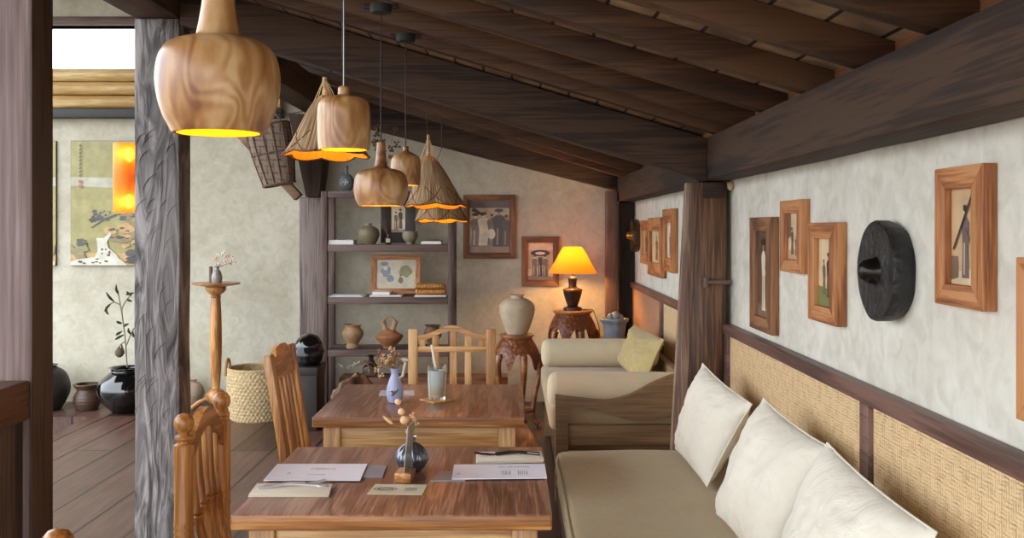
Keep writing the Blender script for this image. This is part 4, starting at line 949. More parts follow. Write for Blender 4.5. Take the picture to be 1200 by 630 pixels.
# ------------------------------------------------------------------ bench with cushions
bn = thing('bench', (.6, 2.6, 0), 'long built-in brown wooden bench under the woven wall panels', 'bench')
bm = nb(); box(bm, .215, .945, .4, 4.39, .29, .33, .004); finish('seat_board', bm, brn('Y'), bn)
bm = nb(); box(bm, .205, .235, .4, 4.40, .20, .335, .004); finish('front_rail', bm, brn('Y'), bn)
for yy in (.45, 2.4, 4.33):
    for xx in (.21, .88):
        bm = nb(); box(bm, xx, xx + .06, yy, yy + .06, 0, .289, .003); finish('leg', bm, brn('Z'), bn)
bm = nb(); t_ = bmesh.new(); box(bm, .195, .955, .4, 4.42, .335, .452, .035, 5)
for i in range(1, 40):
    bmesh.ops.bisect_plane(bm, geom=bm.verts[:] + bm.edges[:] + bm.faces[:], plane_co=(0, .4 + 4.02 * i / 40, 0), plane_no=(0, 1, 0))
for i in range(1, 10):
    bmesh.ops.bisect_plane(bm, geom=bm.verts[:] + bm.edges[:] + bm.faces[:], plane_co=(.195 + .76 * i / 10, 0, 0), plane_no=(1, 0, 0))
for v in bm.verts:
    if v.co.z > .4: v.co.z += .006 * noise.noise(v.co * 3) + .012 * math.sin(PI * min(1, max(0, (v.co.x - .195) / .76))) ** .5 - .008
cushm = fabric('khaki_cushion', '#b3a37c', .18, .05)
t = thing('seat_cushion', (.575, 2.41, .335), 'long khaki seat cushion lying on the wall bench', 'cushion'); cc_ = finish('cushion_cover', bm, cushm, t)
bm = nb()
for zz in (.352, .436): tube(bm, [(.196, .45 + i * .2, zz) for i in range(20)] + [(.21, 4.405, zz), (.26, 4.421, zz)] + [(.3 + i * .1, 4.421, zz) for i in range(6)], .0035, 6)
finish('piping', bm, cushm, cc_)

def pillow(name, TF, TN, BF, BN, thick, mat, label, seed=0, nrm=V(-1, 0, .25), res=56, wr=.010, group=None, cat='pillow'):
    TF, TN, BF, BN = map(Vector, (TF, TN, BF, BN)); nrm = nrm.normalized(); t = thing(name, tuple((TF + TN + BF + BN) / 4), label, cat, group)
    bm = nb(); sides = []
    for sgn in (1, -1):
        g = []
        for j in range(res + 1):
            row = []
            for i in range(res + 1):
                u = -1 + 2 * i / res; v = -1 + 2 * j / res
                pin = .055   # edges pulled in between the corners
                uu = u * (1 - pin * (1 - v * v) * 1.0); vv = v * (1 - pin * (1 - u * u) * 1.0)
                a = (uu + 1) / 2; b = (vv + 1) / 2
                p = BF.lerp(BN, a).lerp(TF.lerp(TN, a), b)
                hgt = ((1 - u ** 4) * (1 - v ** 4)) ** .62 * (.75 + .25 * (1 - u * u) * (1 - v * v))
                q = V(u * 1.6 + seed * 7, v * 1.6, sgn)
                rad = math.atan2(v, u)
                w = noise.noise(q * 1.5) * .9 + .6 * math.sin(rad * 9 + seed * 2 + 3 * noise.noise(q)) * (u * u + v * v) * .5 + .5 * noise.noise(q * 4)
                p = p + nrm * sgn * (thick * .5 * hgt + wr * w * min(1, hgt * 2))
                row.append(bm.verts.new(p))
            g.append(row)
        for j in range(res):
            for i in range(res):
                f = (g[j][i], g[j][i + 1], g[j + 1][i + 1], g[j + 1][i]); bm.faces.new(f if sgn > 0 else f[::-1])
        sides.append(g)
    edge = []
    for i in range(res): edge.append(sides[0][0][i].co.copy())
    for j in range(res): edge.append(sides[0][j][res].co.copy())
    for i in range(res): edge.append(sides[0][res][res - i].co.copy())
    for j in range(res): edge.append(sides[0][res - j][0].co.copy())
    bmesh.ops.remove_doubles(bm, verts=bm.verts[:], dist=.0004)
    pc_ = finish('pillow_cover', bm, mat, t, ang=70)
    bm = nb(); tube(bm, edge, .0028, 6, closed=True); finish('piping', bm, mat, pc_)
    return t
ivory = fabric('ivory_cotton', '#e0d9c8', .5, .04)
gp = 'ivory pillows on the bench'
pillow('throw_pillow', (.81, 4.17, .875), (.885, 3.62, .80), (.715, 4.30, .485), (.735, 3.70, .475), .15, ivory, 'ivory pillow at the far end of the bench, against the brown post', 1, group=gp)
pillow('throw_pillow', (.835, 3.26, .885), (.90, 2.76, .83), (.70, 3.36, .475), (.72, 2.76, .475), .17, ivory, 'middle ivory pillow of the three leaning on the woven panel', 2, group=gp)
pillow('throw_pillow', (.845, 2.63, .875), (.865, 2.0, .83), (.70, 2.70, .475), (.72, 1.98, .475), .17, ivory, 'ivory pillow nearest the viewer, cut off by the bottom edge', 5, group=gp)

# ------------------------------------------------------------------ sofa beyond the bench
sf = thing('sofa', (.55, 6.1, 0), 'low wooden sofa with cream bolster arms beyond the brown post', 'sofa')
sofaw = wood('sofa_wood', '#6d5235', '#8c6c4a', '#a08260', 'X', .9, .55, .25, 1.0)
def Q(px, py, Y=5.2): p = P(px, py, Y); return (p.x, p.z)
top = [Q(651, 463), Q(660, 464.5), Q(681, 467), Q(700, 469), Q(715, 469), Q(735, 464), Q(750, 457), Q(765, 449), Q(784, 441), Q(800, 436)]
bot = [Q(800, 484), Q(783, 487), Q(765, 491.5), Q(740, 492), Q(722, 488), Q(705, 483), Q(690, 479), Q(678, 477.5), Q(669, 479), Q(666, 486), Q(666, 497)]
foot = [(Q(666, 497)[0], .0), (Q(651, 497)[0], .0)]
def lp(poly): return smoothprof(poly, 3)
arm_poly = lp(top) + lp(bot) + foot
for Y0 in (5.2, 6.85):
    bm = nb(); prism(bm, arm_poly, Y0, Y0 + .05, XZ, 0); finish('arm_frame', bm, sofaw, sf)
bm = nb(); box(bm, Q(660, 0)[0], .93, 5.252, 6.848, .26, .36, .004); finish('seat_frame', bm, sofaw, sf)
for Y0 in (5.2, 6.85):
    bm = nb(); box(bm, Q(666, 0)[0] + .001, .90, Y0 + .005, Y0 + .045, .30, .405, .003); finish('side_rail', bm, sofaw, sf)
    bm = nb(); box(bm, .90, .95, Y0, Y0 + .05, 0, .66, .003); finish('leg', bm, sofaw, sf)
bm = nb(); box(bm, .90, .948, 5.252, 6.848, .5, .66, .004); finish('back_rail', bm, sofaw, sf)
bm = nb(); box(bm, .2, .90, 5.26, 6.84, .362, .50, .035, 4); finish('seat_cushion', bm, fabric('tan_cushion', '#b39a74', .15), sf)
cream = fabric('cream_fabric', '#cfbf9f', .2, .05)
for Y0, zc, xa, xb in ((5.33, .566, .19, .895), (6.72, .59, .20, .895)):
    bm = nb(); L = xb - xa; r = .098
    prof = [(.002, 0), (r * .55, .004), (r * .85, .018), (r * .98, .045), (r, .09), (r * 1.01, L * .5), (r, L - .05), (r * .9, L - .01), (.002, L)]
    lathe(bm, smoothprof(prof, 3), (xa, Y0 + .03, zc), 36, M=Matrix(((0, 0, 1), (0, 1, 0), (-1, 0, 0))), fn=lambda th, i, rr, z: (rr * (1 + .02 * noise.noise(V(math.cos(th) * 2, math.sin(th) * 2, z * 5))), z))
    finish('bolster_arm', bm, cream, sf, ang=70)
# drop of the near bolster cover over the arm front
pillow('throw_pillow', (.82, 6.6, .80), (.885, 5.72, .80), (.73, 6.64, .53), (.76, 5.70, .515), .14, fabric('mustard_cloth', '#b5a06a', .6, .08), 'crumpled mustard-beige pillow leaning in the corner of the sofa', 9, wr=.016)

# ------------------------------------------------------------------ carved stands and lamp
carved = None
def carved_mat():
    if 'carved_wood' in MATS: return MATS['carved_wood']
    m, nt, b = newmat('carved_wood'); mp = coords(nt)
    n = N(nt, 'ShaderNodeTexVoronoi'); n.inputs['Scale'].default_value = 34; nt.links.new(mp.outputs[0], n.inputs['Vector'])
    n2 = N(nt, 'ShaderNodeTexNoise'); n2.inputs['Scale'].default_value = 24; n2.inputs['Distortion'].default_value = 2.5; nt.links.new(mp.outputs[0], n2.inputs['Vector'])
    ad = N(nt, 'ShaderNodeMath', operation='ADD'); nt.links.new(n.outputs['Distance'], ad.inputs[0]); nt.links.new(n2.outputs['Fac'], ad.inputs[1])
    r = ramp(nt, [(.6, '#9a5c2c'), (1.0, '#6e3a1a')]); nt.links.new(ad.outputs[0], r.inputs[0]); nt.links.new(r.outputs[0], b.inputs['Base Color']); b.inputs['Roughness'].default_value = .35
    bump(nt, b, ad.outputs[0], .7, .006); MATS['carved_wood'] = m; return m
smoothw = wood('stand_wood', '#5a2e16', '#8a5028', '#a5683a', 'X', 1, .3, .15, 2, .3)
def stand(x, y, zt, rt, rm, zm, label, zc=None, rc=None):
    """top radius rt, widest rm at height zm; scalloped apron and curved legs"""
    t = thing('carved_stand', (x, y, 0), label, 'plant stand'); n = 5
    bm = nb(); lathe(bm, [(.001, zt - .028), (rt * .9, zt - .028), (rt * .92, zt - .020), (rt, zt - .016), (rt, zt - .003), (rt * .97, zt), (.001, zt)], (x, y, 0), 48, caps=False); finish('top', bm, smoothw, t)
    zb = zm - .05; rows = 14; seg = 150; ap = nb(); g = []
    for sh in (1, .93):
        gr = []
        for j in range(rows + 1):
            s = j / rows; row = []
            for k in range(seg):
                th = 2 * PI * k / seg; ph_ = (th * n / (2 * PI)) % 1
                drop = .42 + .5 * math.exp(-((ph_ - .5) / .16) ** 2) + .4 * max(0, 1 - min(ph_, 1 - ph_) / .12)
                z = zt - .028 - (zt - .028 - zb) * s * drop * 1.15
                q = min(1, (zt - .028 - z) / (zt - .028 - zm)); r = rt * .86 + (rm - rt * .86) * math.sin(q * PI / 2)
                row.append(ap.verts.new((x + r * sh * math.cos(th), y + r * sh * math.sin(th), z)))
            gr.append(row)
        for j in range(rows):
            for k in range(seg): ap.faces.new((gr[j][k], gr[j][(k + 1) % seg], gr[j + 1][(k + 1) % seg], gr[j + 1][k]))
        g.append(gr)
    for k in range(seg): ap.faces.new((g[0][-1][k], g[0][-1][(k + 1) % seg], g[1][-1][(k + 1) % seg], g[1][-1][k]))
    finish('carved_apron', ap, carved_mat(), t, ang=60)
    for q in range(n):
        a = 2 * PI * q / n - PI / 2 + .35; c, s_ = math.cos(a), math.sin(a)
        a = 2 * PI * q / n; c, s_ = math.cos(a), math.sin(a)
        prof = [(rm * .90, zm + .04), (rm * .98, zm - .02), (rm * .95, zm - .12), (rm * .78, zm * .5), (rm * .68, zm * .22), (rm * .78, .05), (rm * .95, .02), (rm * 1.0, .012)]
        bm = nb(); tube(bm, smoothprof([(x + r * c, y + r * s_, z) for r, z in prof], 3), [.030 - .012 * math.sin(PI * i / 21) for i in range(22)], 10); finish('leg', bm, smoothw, t)
    bm = nb(); lathe(bm, [(rm * .62, zm * .24), (rm * .72, zm * .24), (rm * .72, zm * .28), (rm * .62, zm * .28), (rm * .62, zm * .24)], (x, y, 0), 40, caps=False); finish('stretcher_ring', bm, smoothw, t)
    return t
p = P(605.5, 391, 7.15); stand(p.x, 7.15, p.z, .126, .172, .49, 'carved reddish-brown round stand holding the big clay jar')
p2 = P(671, 363, 7.78); stand(p2.x, 7.78, p2.z, .157, .195, .60, 'carved drum-shaped stand carrying the yellow table lamp')
def pot(name, x, y, zb, prof, mat, label, cat, fn=None, seg=40, open_=True, group=None):
    t = nb(); pr = smoothprof(prof, 4); lathe(t, pr, (x, y, zb), seg, fn, caps=False)
    if open_:
        k = [(max(r - .008, .003), z) for r, z in pr if z > .012][::-1]; lathe(t, [pr[-1]] + k + [(.002, k[-1][1])], (x, y, zb), seg, caps=False)
    lathe(t, [(pr[0][0], pr[0][1]), (.001, pr[0][1])], (x, y, zb), seg, caps=False)
    return solo(name, t, mat, label, cat, group, ang=60)
clay = plain('clay_beige', '#b5a288', .75, var=.15, vs=12, bmp=.3)
pot('clay_jar', p.x + .003, 7.15, p.z + .0005, [(.07, 0), (.078, .01), (.105, .08), (.128, .16), (.122, .215), (.085, .25), (.055, .258), (.045, .268), (.05, .282), (.058, .286)], clay, 'large round beige clay jar on the carved stand by the lamp', 'jar')
# table lamp
lx, ly, lz = p2.x, 7.78, p2.z; k = 7.78 / F
tl = thing('table_lamp', (lx, ly, lz), 'dark urn-based table lamp with glowing yellow cone shade', 'table lamp')
urn = plain('urn_brown', '#3a241a', .3, .3, .2, 12, .2, .3)
bm = nb(); lathe(bm, [(.001, 0), (11 * k, .0005), (11 * k, .02), (7 * k, .028)], (lx, ly, lz), 32, caps=False); finish('base', bm, urn, tl)
bm = nb(); lathe(bm, smoothprof([(5 * k, .024), (6 * k, .035), (8.5 * k, .08), (11 * k, .14), (10.4 * k, .165), (6 * k, .178), (4.6 * k, .19), (5 * k, .23), (5.4 * k, .25), (4 * k, .262), (2 * k, .266)], 4), (lx, ly, lz), 36); urn_o = finish('urn', bm, urn, tl)
bm = nb(); lathe(bm, [(11.3 * k, .150), (11.7 * k, .158), (11.3 * k, .166)], (lx, ly, lz), 36, caps=False); finish('rim_band', bm, plain('brass_band', '#7c5a30', .3, .8), urn_o)
zs0 = P(0, 319.5, ly).z; zs1 = P(0, 289, ly).z
bm = nb(); lathe(bm, smoothprof([(28.5 * k, zs0), (21 * k, zs0 + (zs1 - zs0) * .42), (14.5 * k, zs0 + (zs1 - zs0) * .82), (10.5 * k, zs1)], 4), (lx, ly, 0), 48, caps=False); 
shm = translucent('lampshade_yellow', '#e08e24', .26); finish('lamp_shade', bm, shm, tl, ang=60)
bm = nb(); tube(bm, [(lx, ly, lz + .262), (lx, ly, zs1)], .004, 8); finish('stem', bm, urn, tl)
bm = nb(); ball(bm, (lx, ly, zs0 + .09), .028, (1, 1, 1.2)); finish('bulb', bm, emis('bulb_lamp', '#ffb050', 10), tl)
lightpt('lamp_light', (lx, ly - .0, zs0 + .09), tl, (1, .53, .12), 26, .035)
bm = nb(); tube(bm, smoothprof([(lx + .08, ly - .02, lz + .004), (lx + .15, ly, lz + .005), (lx + .175, ly + .02, lz - .03), (lx + .215, ly + .05, lz - .15), (lx + .225, ly + .06, lz - .35)], 5), .003, 6); finish('power_cord', bm, plain('cord_black', '#15110f', .5), tl)
# grey ceramic planter on a small pedestal
pp = P(720, 396, 7.6)
bm = nb(); box(bm, pp.x - .11, pp.x + .11, 7.49, 7.71, 0, pp.z - .001, .006); solo('side_pedestal', bm, brn('Z'), 'low brown pedestal behind the sofa under the grey pot', 'pedestal')
bg = plain('blue_grey_ceramic', '#7a838c', .4, var=.2, bmp=.3, coat=.3)
tg = thing('ceramic_pot', (pp.x, 7.6, pp.z), 'blue-grey ceramic pot with ruffled rim behind the sofa', 'pot')
bm = nb(); lathe(bm, smoothprof([(.075, .0), (.08, .01), (.085, .06), (.09, .11), (.105, .13), (.112, .15), (.10, .155), (.085, .14)], 4), (pp.x, 7.6, pp.z), 60, lambda th, i, r, z: (r * (1 + (.05 * math.sin(8 * th) if z > .1 else .01 * math.sin(8 * th))), z)); pb_ = finish('pot_body', bm, bg, tg)
for a, b, c in ((-.03, 0, .165), (.01, -.03, .185), (.045, 0, .16), (0, .04, .17)):
    bm = nb(); ball(bm, (pp.x + a, 7.6 + b, pp.z + c - .005), .03, (.9, .7, 1.1)); finish('lobe', bm, bg, pb_)

# ------------------------------------------------------------------ shelving unit
sx0 = P(376, 0, 7.6).x; sx1 = P(532, 0, 7.6).x; ztop = 1.735
sh = thing('shelving_unit', ((sx0 + sx1) / 2, 7.8, 0), 'dark brown open wooden shelving unit displaying pottery against back wall', 'shelves')
for xa in (sx0, sx1 - .048):
    for ya in (7.6, 7.92):
        bm = nb(); box(bm, xa, xa + .048, ya, ya + .045, 0, ztop, .003); finish('upright', bm, shelfw('Z'), sh)
for yb2, nm in ((284.5, 1), (346, 2), (407.5, 3), (470, 4)):
    z1_ = CZ - (yb2 + 2 - HZ) * 7.6 / F; bm = nb(); box(bm, sx0 + .0485, sx1 - .0485, 7.605, 7.96, z1_ - .055, z1_, .003); finish('shelf', bm, shelfw('X'), sh)
bm = nb(); box(bm, sx0 + .0485, sx1 - .0485, 7.605, 7.65, ztop - .05, ztop, .003); finish('top_rail', bm, shelfw('X'), sh)
bm = nb(); box(bm, sx0 + .0485, sx1 - .0485, 7.6505, 7.96, ztop - .02, ztop - .001, .002); finish('shelf', bm, shelfw('X'), sh)
S1 = CZ - (286.5 - HZ) * 7.6 / F; S2 = CZ - (348 - HZ) * 7.6 / F; S3 = CZ - (409.5 - HZ) * 7.6 / F
YS = 7.72; kk = YS / F
def sx(px): return (px - 600) * kk
# top: flask and dried branches
bt = thing('pottery_flask', (sx(406), YS, ztop), 'dark blue-grey round flask on top of the shelving unit', 'flask')
fm = plain('flask_grey', '#565b60', .5, var=.2, bmp=.2)
bm = nb(); ball(bm, (sx(406), YS, ztop + .072), .068, (.92, .55, 1.05), 28, 18); tube(bm, [(sx(406), YS, ztop + .13), (sx(406), YS, ztop + .165), (sx(406), YS, ztop + .195), (sx(406), YS, ztop + .202)], [.016, .012, .014, .018], 16); box(bm, sx(406) - .035, sx(406) + .035, YS - .025, YS + .025, ztop, ztop + .012, .004)
finish('flask_body', bm, fm, bt)
bm = nb(); 
for (a, b) in ((0, 0), (.016, 0), (-.016, 0), (0, .016), (0, -.016)): ball(bm, (sx(406) + a, YS - .038, ztop + .075 + b), .009, (1, .4, 1), 10, 6)
finish('flower_motif', bm, plain('motif_pale', '#a9aba8', .6), bt)
pot('branch_vase', sx(452), YS, ztop, [(.03, 0), (.045, .03), (.05, .07), (.03, .11), (.022, .13), (.028, .14)], plain('vase_brown', '#4b3a2e', .6), 'small brown vase holding dried branches on top of shelving unit', 'vase')
hd = []
for i in range(16):
    px = R.uniform(440, 467); py = R.uniform(148, 190); hd.append((at_(px, py, YS + R.uniform(-.04, .04)), 'spray', R.uniform(.03, .045), plain('branch_brown', '#6a5138', .85, var=.3)))
flowers('dried_branches', (sx(452), YS, ztop + .09), hd, 'dried brown branches on top of shelving unit behind the pendants', 'dried branches')
# shelf 1
def block(px0, px1, h, y0, y1, z, mat, name, label, cat, group=None, bev=.002):
    bm = nb(); box(bm, sx(px0), sx(px1), y0, y1, z + .0005, z + h, bev); return solo(name, bm, mat, label, cat, group)
bookm = plain('book_white', '#dedde0', .6, var=.04)
def book(px0, px1, h, y0, y1, z, label, cover='#dedde0', group='books on the shelving unit', rot=0):
    t = thing('book', ((sx(px0) + sx(px1)) / 2, (y0 + y1) / 2, z), label, 'book', group)
    cm = plain('cover_' + cover[1:], cover, .5, var=.05)
    xa, xb = sx(px0), sx(px1)
    bm = nb(); box(bm, xa, xb, y0, y1, z + .0005, z + .0035, .001); box(bm, xa, xb, y0, y1, z + h - .003, z + h, .001); box(bm, xa, xa + .003, y0, y1, z + .0005, z + h, .001); finish('cover', bm, cm, t)
    bm = nb(); box(bm, xa + .0032, xb - .004, y0 + .003, y1 - .003, z + .0037, z + h - .0032, 0); finish('pages', bm, plain('pages', '#e6e3dc', .8, var=.06), t)
    return t
book(387.5, 417, .036, 7.62, 7.8, S1, 'thick white book lying at left end of the upper shelf')
book(494, 518.5, .030, 7.62, 7.78, S1, 'white book with brown cover at right end of upper shelf', '#5b4634')
pot('round_jar', sx(432.5), YS, S1, [(.045, 0), (.05, .005), (.075, .05), (.082, .085), (.07, .12), (.035, .142), (.02, .148), (.022, .158), (.024, .165)], plain('jar_olive', '#7c7058', .6, var=.15, bmp=.15), 'round olive-brown narrow-necked jar on the upper shelf', 'jar')
pot('footed_bowl', sx(480.5), YS, S1, [(.032, 0), (.034, .008), (.03, .016), (.052, .04), (.062, .075), (.055, .1), (.06, .106)], plain('jar_greygreen', '#8a8268', .6, var=.15, bmp=.15), 'small footed grey-green bowl at right of upper shelf', 'bowl')
frame('picture_frame', ((sx(444) + sx(484)) / 2, 7.88, S1 + .20), (1, 0, 0), (0, -1, 0), .275, .385, .08, .02, lambda a: plain('black_mount', '#33262299'[:7], .6), [('bg2', FULL)] + person(.35, .1, .65, 'mid', 'lt', .1) + person(.65, .15, .7, 'dark', 'skin', .14, 'hair') + [('gnd', [(0, 0), (1, 0), (1, .12), (0, .12)])],
      'dark wide-framed photo leaning at the back of upper shelf', lean=-.06, bw2=.085)
bd = thing('reed_diffuser', (sx(456), YS - .04, S1), 'small amber bottle with reed sticks on the upper shelf', 'reed diffuser')
bm = nb(); lathe(bm, [(.001, 0), (.02, .0005), (.022, .004), (.022, .055), (.010, .064), (.009, .078), (.011, .08)], (sx(456), YS - .04, S1), 24); bo_ = finish('bottle', bm, plain('amber_bottle', '#2a1810', .15, coat=.5), bd)
bm = nb(); box(bm, sx(456) - .017, sx(456) + .017, YS - .0635, YS - .0615, S1 + .015, S1 + .045, .0005); finish('bottle_label', bm, plain('label_cream', '#b9ab90', .7), bo_)
for a in (-.05, -.03, -.07):
    bm = nb(); tube(bm, [(sx(456), YS - .04, S1 + .05), (sx(456) + a, YS - .04 + a * .2, S1 + .20)], .0014, 5); finish('reed', bm, plain('reed', '#8a6238', .7), bd)
# shelf 2
frame('picture_frame', (sx(461.5), 7.87, S2 + .165), (1, 0, 0), (0, -1, 0), .395, .31, .04, .025, frw, [('paper', FULL), ('blue', rockpoly(.25, .6, .14, .2, 21)), ('blue', rockpoly(.36, .35, .09, .15, 22)), ('lt', ell(.24, .72, .06, .09)), ('mid', rockpoly(.62, .3, .06, .14, 23)), ('hair', ell(.63, .48, .035, .05)), ('foil', rockpoly(.75, .6, .16, .2, 24)), ('blue', ell(.22, .85, .1, .07))],
      'wooden framed pale watercolour of figures leaning on middle shelf', lean=-.12)
bm = nb()
for i in range(3): box(bm, sx(386) + .01 * i, sx(428) - .012 * i, 7.62 + .008 * i, 7.8, S2 + .0005 + i * .004, S2 + .004 + i * .004, 0)
solo('magazine', bm, bookm, 'open stack of loose white magazines at left of middle shelf', 'magazine')
book(435, 472, .014, 7.625, 7.82, S2, 'flat pink-white book under another before the watercolour', '#d8c6c0')
book(437.5, 458.5, .024, 7.64, 7.8, S2 + .0145, 'small white book lying on a flat book, middle shelf')
book(487, 523.5, .014, 7.62, 7.82, S2, 'flat white book under the folded orange mats', '#dccfc8')
tan = plain('woven_orange', '#c08648', .8, var=.25, vs=60, bmp=.6, bs=120)
for j, (a, b, zo) in enumerate(((487, 524, .015), (486, 522, .058))):
    t = nb(); n = 30
    # folded mat: rounded, slightly tapering roll edge with ribs
    for i in range(n): pass
    L = sx(b) - sx(a)
    lathe(t, smoothprof([(.004, 0), (.021, .012), (.0225, .05), (.022, L * .5), (.021, L - .05), (.017, L - .01), (.003, L)], 8), (sx(a), 7.70, S2 + zo + .022), 20, lambda th, i, r, z: (r * (1 + .07 * math.sin(z * 260 + th * 2)), z), M=Matrix(((0, 0, 1), (0, 2.6, 0), (-1, 0, 0))))
    solo('folded_mat', t, tan, ['lower folded orange woven mat on the middle shelf', 'upper folded orange woven mat on the middle shelf'][j], 'woven mat', 'folded woven mats')
# shelf 3
clay2 = plain('clay_tan', '#a8855f', .75, var=.2, vs=15, bmp=.25)
pot('clay_pot', sx(413.5), YS, S3, [(.05, 0), (.052, .02), (.044, .035), (.07, .075), (.082, .11), (.078, .135), (.058, .155), (.056, .165), (.066, .182), (.07, .186)], clay2, 'tan clay pot with flared rim at left of lower shelf', 'pot')
wv = thing('wedding_vase', (sx(456), YS, S3), 'double-spouted clay vase with bridge handle on the lower shelf', 'vase')
bm = nb(); lathe(bm, smoothprof([(.045, 0), (.05, .015), (.08, .045), (.108, .085), (.105, .1), (.07, .12), (.045, .14), (.002, .15)], 4), (sx(456), YS, S3), 40, caps=False); lathe(bm, [(.045, 0), (.001, 0)], (sx(456), YS, S3), 40, caps=False); finish('vase_body', bm, plain('clay_orange', '#a06a44', .7, var=.2, bmp=.2), wv)
for s in (-1, 1):
    bm = nb(); tube(bm, [(sx(456) + s * .022, YS, S3 + .125), (sx(456) + s * .034, YS, S3 + .16), (sx(456) + s * .047, YS, S3 + .2), (sx(456) + s * .05, YS, S3 + .212)], [.026, .019, .02, .024], 16); finish('spout', bm, clay2, wv)
bm = nb(); tube(bm, [(sx(456) + .045 * math.cos(a), YS, S3 + .2 + .045 * math.sin(a)) for a in [PI * i / 12 for i in range(13)]], .008, 10); finish('bridge_handle', bm, clay2, wv)
pot('clay_pot', sx(507), YS, S3, [(.035, 0), (.04, .02), (.03, .035), (.062, .08), (.07, .11), (.055, .15), (.05, .165), (.066, .18)], plain('clay_brown', '#6d4b36', .7, var=.2, bmp=.2), 'dark brown clay pot on lower shelf behind the lattice chair', 'pot')

# low bench along the wall, rock, glass jar, helmet on box
lb = thing('low_bench', (-.75, 7.35, 0), 'low brown wooden bench in front of the shelving unit', 'bench')
zb2 = .33; bm = nb(); box(bm, P(398, 0, 7.38).x, P(595, 0, 7.38).x, 7.36, 7.58, zb2 - .09, zb2, .006); finish('seat', bm, wood('bench_brown', '#4a2a16', '#74462a', '#8a5a38', 'X', 1, .5, .3, 2), lb)
for xx in (P(402, 0, 7.3).x, P(583, 0, 7.3).x):
    bm = nb(); box(bm, xx, xx + .06, 7.38, 7.56, 0, zb2 - .091, .004); finish('leg', bm, brn('Z'), lb)
bm = nb(); box(bm, P(548, 0, 7.1).x, P(577, 0, 7.1).x, 6.95, 7.13, .235, .262, .002); box(bm, P(550, 0, 7.1).x, P(575, 0, 7.1).x, 6.96, 7.12, 0, .235, .002); solo('storage_box', bm, plain('box_white', '#cfcac2', .6), 'white lidded box standing before the low brown bench', 'box')
def rocky(c, s, seed, amp=.35, res=3):
    t = bmesh.new(); bmesh.ops.create_icosphere(t, subdivisions=res + 1, radius=1)
    for v in t.verts:
        n_ = v.co.normalized(); d = 1 + amp * noise.noise(n_ * 1.7 + V(seed, 0, 0)) + amp * .4 * noise.noise(n_ * 5 + V(0, seed, 0)); v.co = Vector((n_.x * s[0] * d, n_.y * s[1] * d, n_.z * s[2] * d)) + Vector(c)
    b_ = nb(); merge(b_, t); 
    for v in b_.verts: v.co.z = max(v.co.z, 0)
    return b_
rc = P(413, 455, 6.85); bm = rocky((rc.x, 6.85, .17), (.185, .16, .235), 3); solo('driftwood_stump', bm, plain('stump_brown', '#6b4c36', .8, var=.5, vs=9, bmp=1.0, bs=14, bd=.02), 'gnarled brown wooden stump beside the shelving unit, behind farther table', 'stump')
gj = P(435, 0, 7.45); 
gt = thing('glass_jar', (gj.x, 7.45, zb2 + .0005), 'clear glass bottle vase with dark neck on the low bench', 'vase')
bm = nb(); lathe(bm, smoothprof([(.05, 0), (.062, .01), (.066, .04), (.055, .075), (.03, .095)], 4), (gj.x, 7.45, zb2 + .0005), 32, caps=False); lathe(bm, [(.05, 0), (.001, 0)], (gj.x, 7.45, zb2 + .0005), 32, caps=False); finish('glass_body', bm, glass('smoky_glass', '#b8a898', .05), gt)
bm = nb(); lathe(bm, [(.03, .094), (.028, .11), (.018, .118), (.018, .14), (.024, .15), (.03, .155)], (gj.x, 7.45, zb2 + .0005), 24, caps=False); finish('neck', bm, plain('neck_dark', '#2c1c12', .4), gt)
hd = []
for i in range(12):
    px = 398 + i * 4.0 + R.uniform(-2, 2); hd.append((at_(px, 427 + 4 * math.sin(i * .8) + R.uniform(-2, 2), 7.40), 'spray', .018, dryw if i < 7 else dryb))
hd += [(at_(447, 440, 7.3), 'spray', .04, peach), (at_(443, 432, 7.3), 'spray', .04, peach)]
flowers('dried_flowers', (gj.x, 7.45, zb2 + .12), hd, 'spreading twigs with tiny white blossoms in the clear glass bottle', 'dried flowers')
bx_ = P(362, 0, 7.15)
bm = nb(); box(bm, P(345, 0, 7.15).x, P(376, 0, 7.15).x, 7.0, 7.3, 0, .44, .006); box(bm, P(344, 0, 7.15).x, P(377, 0, 7.15).x, 6.99, 7.31, .40, .455, .004); solo('dark_cabinet', bm, plain('cabinet_dark', '#2e2520', .6), 'small dark box cabinet left of the shelving unit', 'cabinet')
ht = thing('helmet', (bx_.x, 7.15, .4555), 'glossy black helmet resting on the dark box cabinet', 'helmet')
blkg = plain('black_gloss', '#0d0c0e', .12, coat=.8, var=.1)
bm = nb(); t_ = bmesh.new(); bmesh.ops.create_icosphere(t_, subdivisions=4, radius=1)
for v in t_.verts:
    c = v.co.copy(); v.co = Vector((c.x * .115, c.y * .14, c.z * .13)); 
    if c.z < -.75: v.co.z = -.75 * .13
    if c.y < -.4 and -.5 < c.z < .3: v.co *= .93
    v.co += V(bx_.x, 7.15, .4555 + .0975)
merge(bm, t_); finish('shell', bm, blkg, ht, ang=60)
bm = nb(); 
pts = [[(.121 * math.sin(a), -.149 * math.cos(a), z) for a in [-.95 + 1.9 * i / 14 for i in range(15)]] for z in (.075, .10, .125, .14)]
rows = [[bm.verts.new((bx_.x + p_[0] * (1 - .25 * j / 3 * (j > 1)), 7.15 + p_[1] * (1 - .12 * j / 3 * (j > 1)), .4555 + p_[2])) for p_ in r__] for j, r__ in enumerate(pts)]
for j in range(3):
    for i in range(14): bm.faces.new((rows[j][i], rows[j][i + 1], rows[j + 1][i + 1], rows[j + 1][i]))
bmesh.ops.solidify(bm, geom=bm.faces[:], thickness=.004); finish('visor', bm, plain('visor_smoke', '#26262a', .08, coat=.6), ht, ang=60)

